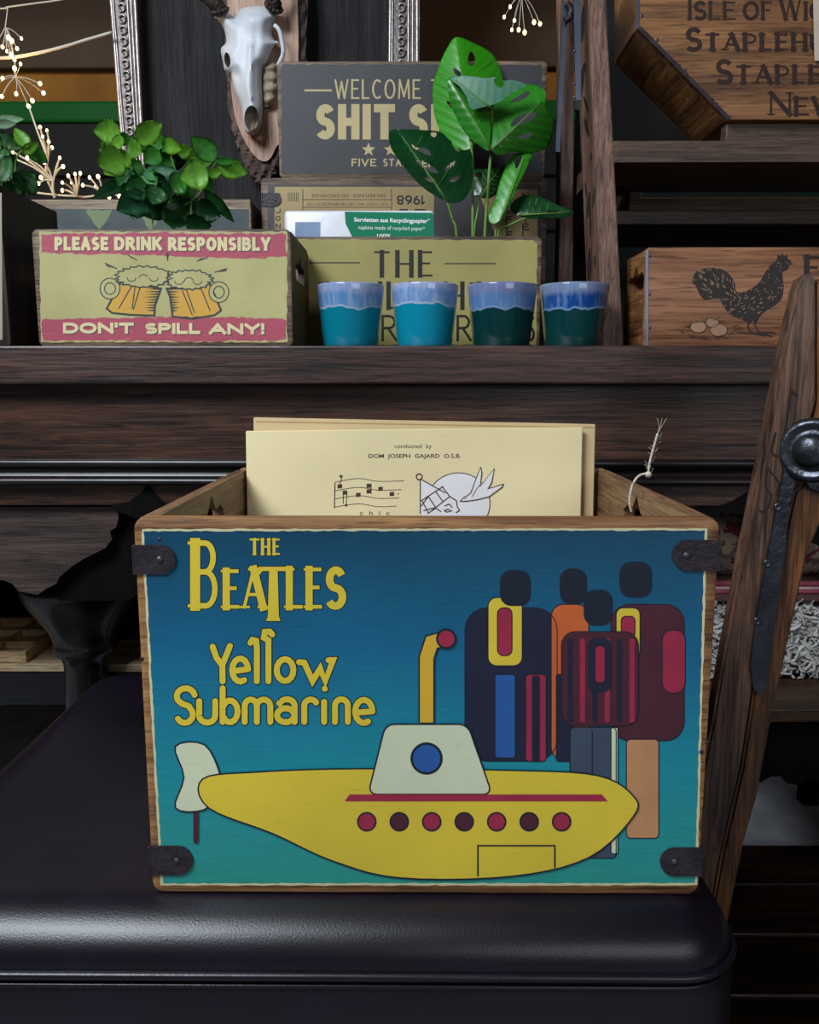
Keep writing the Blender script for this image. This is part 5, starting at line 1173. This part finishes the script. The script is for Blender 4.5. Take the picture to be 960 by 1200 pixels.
while nfl < 150:
    x, y = rnd.uniform(455, 830), rnd.uniform(245, 505); q = R3(x, y)
    if not inpoly(q[0], q[1], P): continue
    nfl += 1
    if x < 625 and y < 420:
        a = math.atan2(y-420, x-640)+PI/2*.15; ln = 4.2
    elif x > 720 and y < 400: a = 1.2+rnd.uniform(-.4, .4); ln = 1.1
    else: a = 2.5+rnd.uniform(-.5, .5); ln = 2.6
    pr.stroke([q, (q[0]+ln*math.cos(a), q[1]+ln*math.sin(a))], 1.0, M_eg, 2, w2=.3)
for s in ([(680, 500), (672, 525), (690, 550)], [(712, 490), (700, 515), (722, 550)], [(640, 548), (690, 550), (740, 560)], [(690, 550), (770, 546), (782, 552)], [(722, 552), (770, 562)]): pr.stroke([R3(*q) for q in s], 1.5, M_ri, 1)
for cx_, cy_, rx_ in ((530, 508, 26), (474, 525, 32), (556, 538, 34)):
    q = R3(cx_, cy_); pr.disc(q[0], q[1], rx_*.2917, M_eg, 2, ry=rx_*.21); pr.ring(q[0], q[1], rx_*.2917, .6, M_ri, 3, ry=rx_*.21)
for k in range(46):
    a = rnd.uniform(0, PI*2); q = R3(515+115*math.cos(a)*rnd.uniform(.75, 1), 535+38*math.sin(a)*rnd.uniform(.8, 1.2)); d = rnd.uniform(-.5, .5)
    pr.stroke([q, (q[0]+rnd.uniform(4, 9)*math.cos(d), q[1]+6*math.sin(d))], .45, M_ri, 1)
letters(pr, 'F', 942, 962, 327, 300, 6.2, M_ri, 1, serif=.7, thin=.35)
pr.build('printed_rooster', rc, label='dark print of a rooster beside a nest of eggs')

# ================================================================== FOLDING CHAIR AT THE RIGHT
M_ch = wood('worn_chair_wood', '#2e1c13', '#7d5c48', 'Z', 1.3, .45, .35, .1); M_ch2 = wood('orange_chair_wood', '#3c2212', '#8a5a30', 'Z', 1.1, .4, .3, .1)
M_iron = mat('black_iron', '#4a4d54', .33, .85, var=.3, scale=40, bump=.3)
fc = thing('folding_chair', 'worn wooden folding chair side with black iron hinge, cropped at the right edge', 'chair', at(800, 1262, .865))
fc.location.z = .0265; BASE[fc] = Vector(fc.location)
YCH = .85
pa = [(935, 338), (940, 326), (951, 320), (957, 322), (957, 470), (935, 560), (925, 600), (890, 760), (868, 900), (845, 1000), (800, 1225), (745, 1225), (790, 1050), (812, 960), (835, 850), (847, 780), (862, 700), (875, 633), (890, 560), (915, 430)]
def rests(b):
    mz = min(v.co.z for v in b.verts)
    for v in b.verts:
        if v.co.z < mz+.004: v.co.z = .0265
    bmesh.ops.bevel(b, geom=[e for e in b.edges if len(e.link_faces) == 2 and e.calc_face_angle(0) > .9], offset=.003, segments=2, affect='EDGES'); return b
obj('side_rail', rests(slab(pa, YCH, YCH+.022)), M_ch, fc)
obj('upper_rail', rests(slab([(958, 330), (975, 322), (1000, 330), (985, 545), (940, 552), (958, 470)], YCH+.004, YCH+.024)) if False else slab([(958, 330), (975, 322), (1000, 330), (985, 545), (940, 552), (958, 470)], YCH+.004, YCH+.024), M_ch2, fc)
pb = [(925, 604), (932, 576), (945, 564), (965, 560), (985, 570), (972, 590), (947, 650), (904, 847), (888, 934), (872, 990), (822, 1225), (802, 1225), (847, 1000), (870, 900), (892, 760)]
obj('lower_rail', rests(slab(pb, YCH+.003, YCH+.026)), M_ch2, fc)
st = [(921, 540), (938, 556), (932, 566), (926, 590), (921, 640), (912, 700), (905, 760), (897, 808), (890, 815), (883, 806), (880, 780), (886, 730), (900, 655), (912, 590), (918, 560)]
stp = obj('hinge_strap', slab(st, YCH-.004, YCH-.0003), M_iron, fc)
for x, y in ((912, 594), (900, 660), (888, 728)): obj('screw', lathe([(.0045, 0), (.0045, .001), (.003, .0014), (.0015, .0004), (0, .0004)], at(x, y, YCH-.004), 14, axis='Y'), M_iron, stp, smooth=True)
def disc_part(name, c, ax, prof, m, parent):
    b = lathe(prof, (0, 0, 0), 40); q = Vector((0, 0, 1)).rotation_difference(Vector(ax).normalized()).to_matrix()
    for v in b.verts: v.co = q @ v.co + Vector(c)
    return obj(name, b, m, parent, smooth=True)
hc_ = at(952, 528, YCH-.012)
ring = disc_part('hinge_disc', hc_, (-.55, -.83, .05), [(0, -.008), (.03, -.008), (.033, -.004), (.033, .001), (.030, .005), (.026, .006), (.023, .003), (.020, .003), (.016, .005), (0, .005)], M_iron, fc)
disc_part('hinge_bolt', hc_+Vector((-.55, -.83, .05)).normalized()*.004, (-.55, -.83, .05), [(.0175, 0), (.0175, .003), (.016, .007), (.012, .0105), (.006, .0125), (0, .013)], M_iron, ring)
obj('hinge_arm', slab([(938, 556), (965, 566), (990, 560), (990, 590), (958, 575), (950, 572)], YCH-.004, YCH+.001), M_iron, fc)
pr = Print((0, YCH, 0)); M_cv = mat('carved_dark', '#2a1612', .8)
def C5(x, y): return (880+x/5, 460+y/5)
for s, w_ in (([(240, 10), (225, 60), (185, 340), (165, 372), (140, 370), (122, 340), (145, 240)], 3.2), ([(95, 440), (150, 505), (165, 540), (150, 600)], 3), ([(95, 450), (88, 560), (120, 600), (105, 660), (75, 700), (50, 690)], 2.6), ([(245, -2), (270, 20)], 4)):
    pr.stroke([(p.x, p.y) for p in smoothpts([Vector(C5(*q)+(0,)) for q in s], 4)], w_, M_cv, 0)
pr.build('carved_marks', fc)
BZ = at(900, 831, 1.12).z
M_bench = wood('bench_wood', '#1d120b', '#4f3522', 'X', 1, .45, .3)
obj('cross_rail', slab([(870, 846), (890, 836), (905, 847), (885, 850)], YCH+.03, YCH+.04), M_ch2, fc)

# ================================================================== LOW BENCH WITH TEXTILES
BX0, BX1 = at(850, 830, 1.12).x, at(1150, 830, 1.12).x
bn = thing('low_bench', 'low dark wooden bench with scalloped apron, below the sideboard at right', 'bench', ((BX0+BX1)/2, 1.3, .0003))
obj('bench_top', box(BX0, BX1, 1.12, 1.55, BZ-.02, BZ, .002), M_bench, bn)
z_ap = at(900, 850, 1.13).z
sc_ = [(845, 848), (845, 916), (860, 922), (875, 912), (892, 917), (904, 910), (915, 910), (922, 918), (934, 920), (943, 916), (950, 910), (960, 917), (972, 920), (985, 912), (1100, 915), (1100, 848)]
obj('scalloped_apron', slab(sc_, 1.14, 1.155), M_blackwood, bn)
for x in (BX0+.02, BX1-.05):
    for y in (1.17, 1.5): obj('leg', box(x, x+.03, y, y+.03, .0003 if y > 1.33 else .0265, BZ-.02, .001), M_blackwood, bn)
def rugmat(name, cols, sc):
    if name in MATS: return MATS[name]
    m = bpy.data.materials.new(name); m.use_nodes = True; nt = m.node_tree; b = nt.nodes['Principled BSDF']; L = nt.links.new; b.inputs['Roughness'].default_value = .95
    tc = nt.nodes.new('ShaderNodeTexCoord'); v = nt.nodes.new('ShaderNodeTexVoronoi'); v.inputs['Scale'].default_value = sc; n = nt.nodes.new('ShaderNodeTexNoise'); n.inputs['Scale'].default_value = sc*.8; n.inputs['Detail'].default_value = 8
    mx = nt.nodes.new('ShaderNodeMix'); mx.data_type = 'VECTOR'; mx.inputs[0].default_value = .12; L(tc.outputs['Object'], mx.inputs[4]); L(n.outputs['Color'], mx.inputs[5]); L(mx.outputs[1], v.inputs['Vector']); L(tc.outputs['Object'], n.inputs['Vector'])
    sp = nt.nodes.new('ShaderNodeSeparateColor'); L(v.outputs['Color'], sp.inputs[0]); r = nt.nodes.new('ShaderNodeValToRGB'); r.color_ramp.interpolation = 'CONSTANT'; e = r.color_ramp.elements
    e[0].color = lin(cols[0]); e[1].position = 1/len(cols); e[1].color = lin(cols[1])
    for i, c in enumerate(cols[2:]): q = e.new((i+2)/len(cols)); q.color = lin(c)
    L(sp.outputs[0], r.inputs['Fac']); L(r.outputs['Color'], b.inputs['Base Color'])
    bp = nt.nodes.new('ShaderNodeBump'); bp.inputs['Strength'].default_value = .8; bp.inputs['Distance'].default_value = .004; L(n.outputs['Fac'], bp.inputs['Height']); L(bp.outputs[0], b.inputs['Normal'])
    MATS[name] = m; return m
M_rug = rugmat('patterned_rug', ['#7c2f3a', '#b3a089', '#6b5a52', '#8d7f70', '#4a3236', '#a38c78'], 42)
M_stripe = mat('crimson_stripe', '#8a3a4c', .9, var=.3, scale=60, bump=.4); M_str2 = mat('pale_stripe', '#bb9c9c', .9, var=.2); M_brs = mat('brown_stripe', '#5c4038', .9, var=.2)
RX0, RX1 = at(826, 640, 1.25).x, at(1150, 640, 1.25).x
M_wool = mat('grey_wool', '#a9a6a2', .9, var=.3, scale=50)
zw1 = at(850, 702, 1.26).z
wl = thing('sheepskin', 'shaggy grey woollen fleece folded on the low bench', 'fleece', ((RX0+RX1)/2, 1.35, BZ+.0003))
obj('hide', box(BX0+.005, RX1, 1.245, 1.48, BZ+.0003, zw1, .02, 4), mat('wool_base', '#4b4844', .95, bump=.6), wl, smooth=True)
b = bmesh.new(); rnd = random.Random(21)
for k in range(900):
    x = rnd.uniform(RX0-.002, at(985, 740, 1.24).x); z = rnd.uniform(BZ+.012, zw1-.004); y = 1.245+rnd.uniform(-.008, .004)
    if x < BX0: z -= rnd.uniform(0, .02)
    a = rnd.uniform(0, 2*PI); Ln = rnd.uniform(.018, .034); pts = []
    for i in range(6):
        pts.append(Vector((x, y, z))); a += rnd.uniform(-.75, .75); x += Ln/5*math.cos(a); z += Ln/5*math.sin(a)*.8-.0008; y -= rnd.uniform(-.001, .0022)
        z = max(z, BZ+.004) if x > BX0 else z
    tube(pts, rnd.uniform(.0015, .0028), 5, bm=b, cap=False)
tag(obj('wool_curls', b, M_wool, wl, smooth=True), kind='stuff')
def folded(name, label, z0, z1, y0, m, cat, bands=None, bevel=.01, group=None):
    t = thing(name, label, cat, ((RX0+RX1)/2, 1.35, z0)); obj('cloth', box(RX0, RX1, y0, 1.50, z0, z1, bevel, 4), m, t, smooth=True); return t
za, zb_ = zw1+.0005, at(850, 681, 1.25).z
f1 = folded('folded_blanket', 'thin crimson and pale striped blanket between the fleece and rolled rug', za+.0, zb_, 1.235, M_brs, 'blanket', bevel=.006)
for py, m_, r_ in ((684, M_stripe, .0045), (689, M_str2, .0026), (693, M_stripe, .004)): obj('stripe', tube([Vector((RX0, 1.236, at(850, py, 1.235).z)), Vector((RX1, 1.236, at(850, py, 1.235).z))], r_, 8), m_, f1, smooth=True)
z2 = at(850, 586, 1.27).z
rr_ = (z2-zb_)/2
t = thing('rolled_rug', 'rolled red and beige patterned rug lying on the striped blanket', 'rug', ((RX0+RX1)/2, 1.24+rr_, zb_+.0003))
b = bmesh.new(); n_ = 40; cyl = []
for xx in (RX0, RX1):
    cyl.append([b.verts.new((xx, 1.24+rr_+rr_*math.cos(2*PI*k/n_), zb_+.0003+rr_+rr_*math.sin(2*PI*k/n_))) for k in range(n_)])
for k in range(n_): b.faces.new((cyl[0][k], cyl[0][(k+1) % n_], cyl[1][(k+1) % n_], cyl[1][k]))
b.faces.new(cyl[0][::-1]); b.faces.new(cyl[1]); bmesh.ops.recalc_face_normals(b, faces=b.faces)
autosmooth(obj('roll', b, M_rug, t), 40)
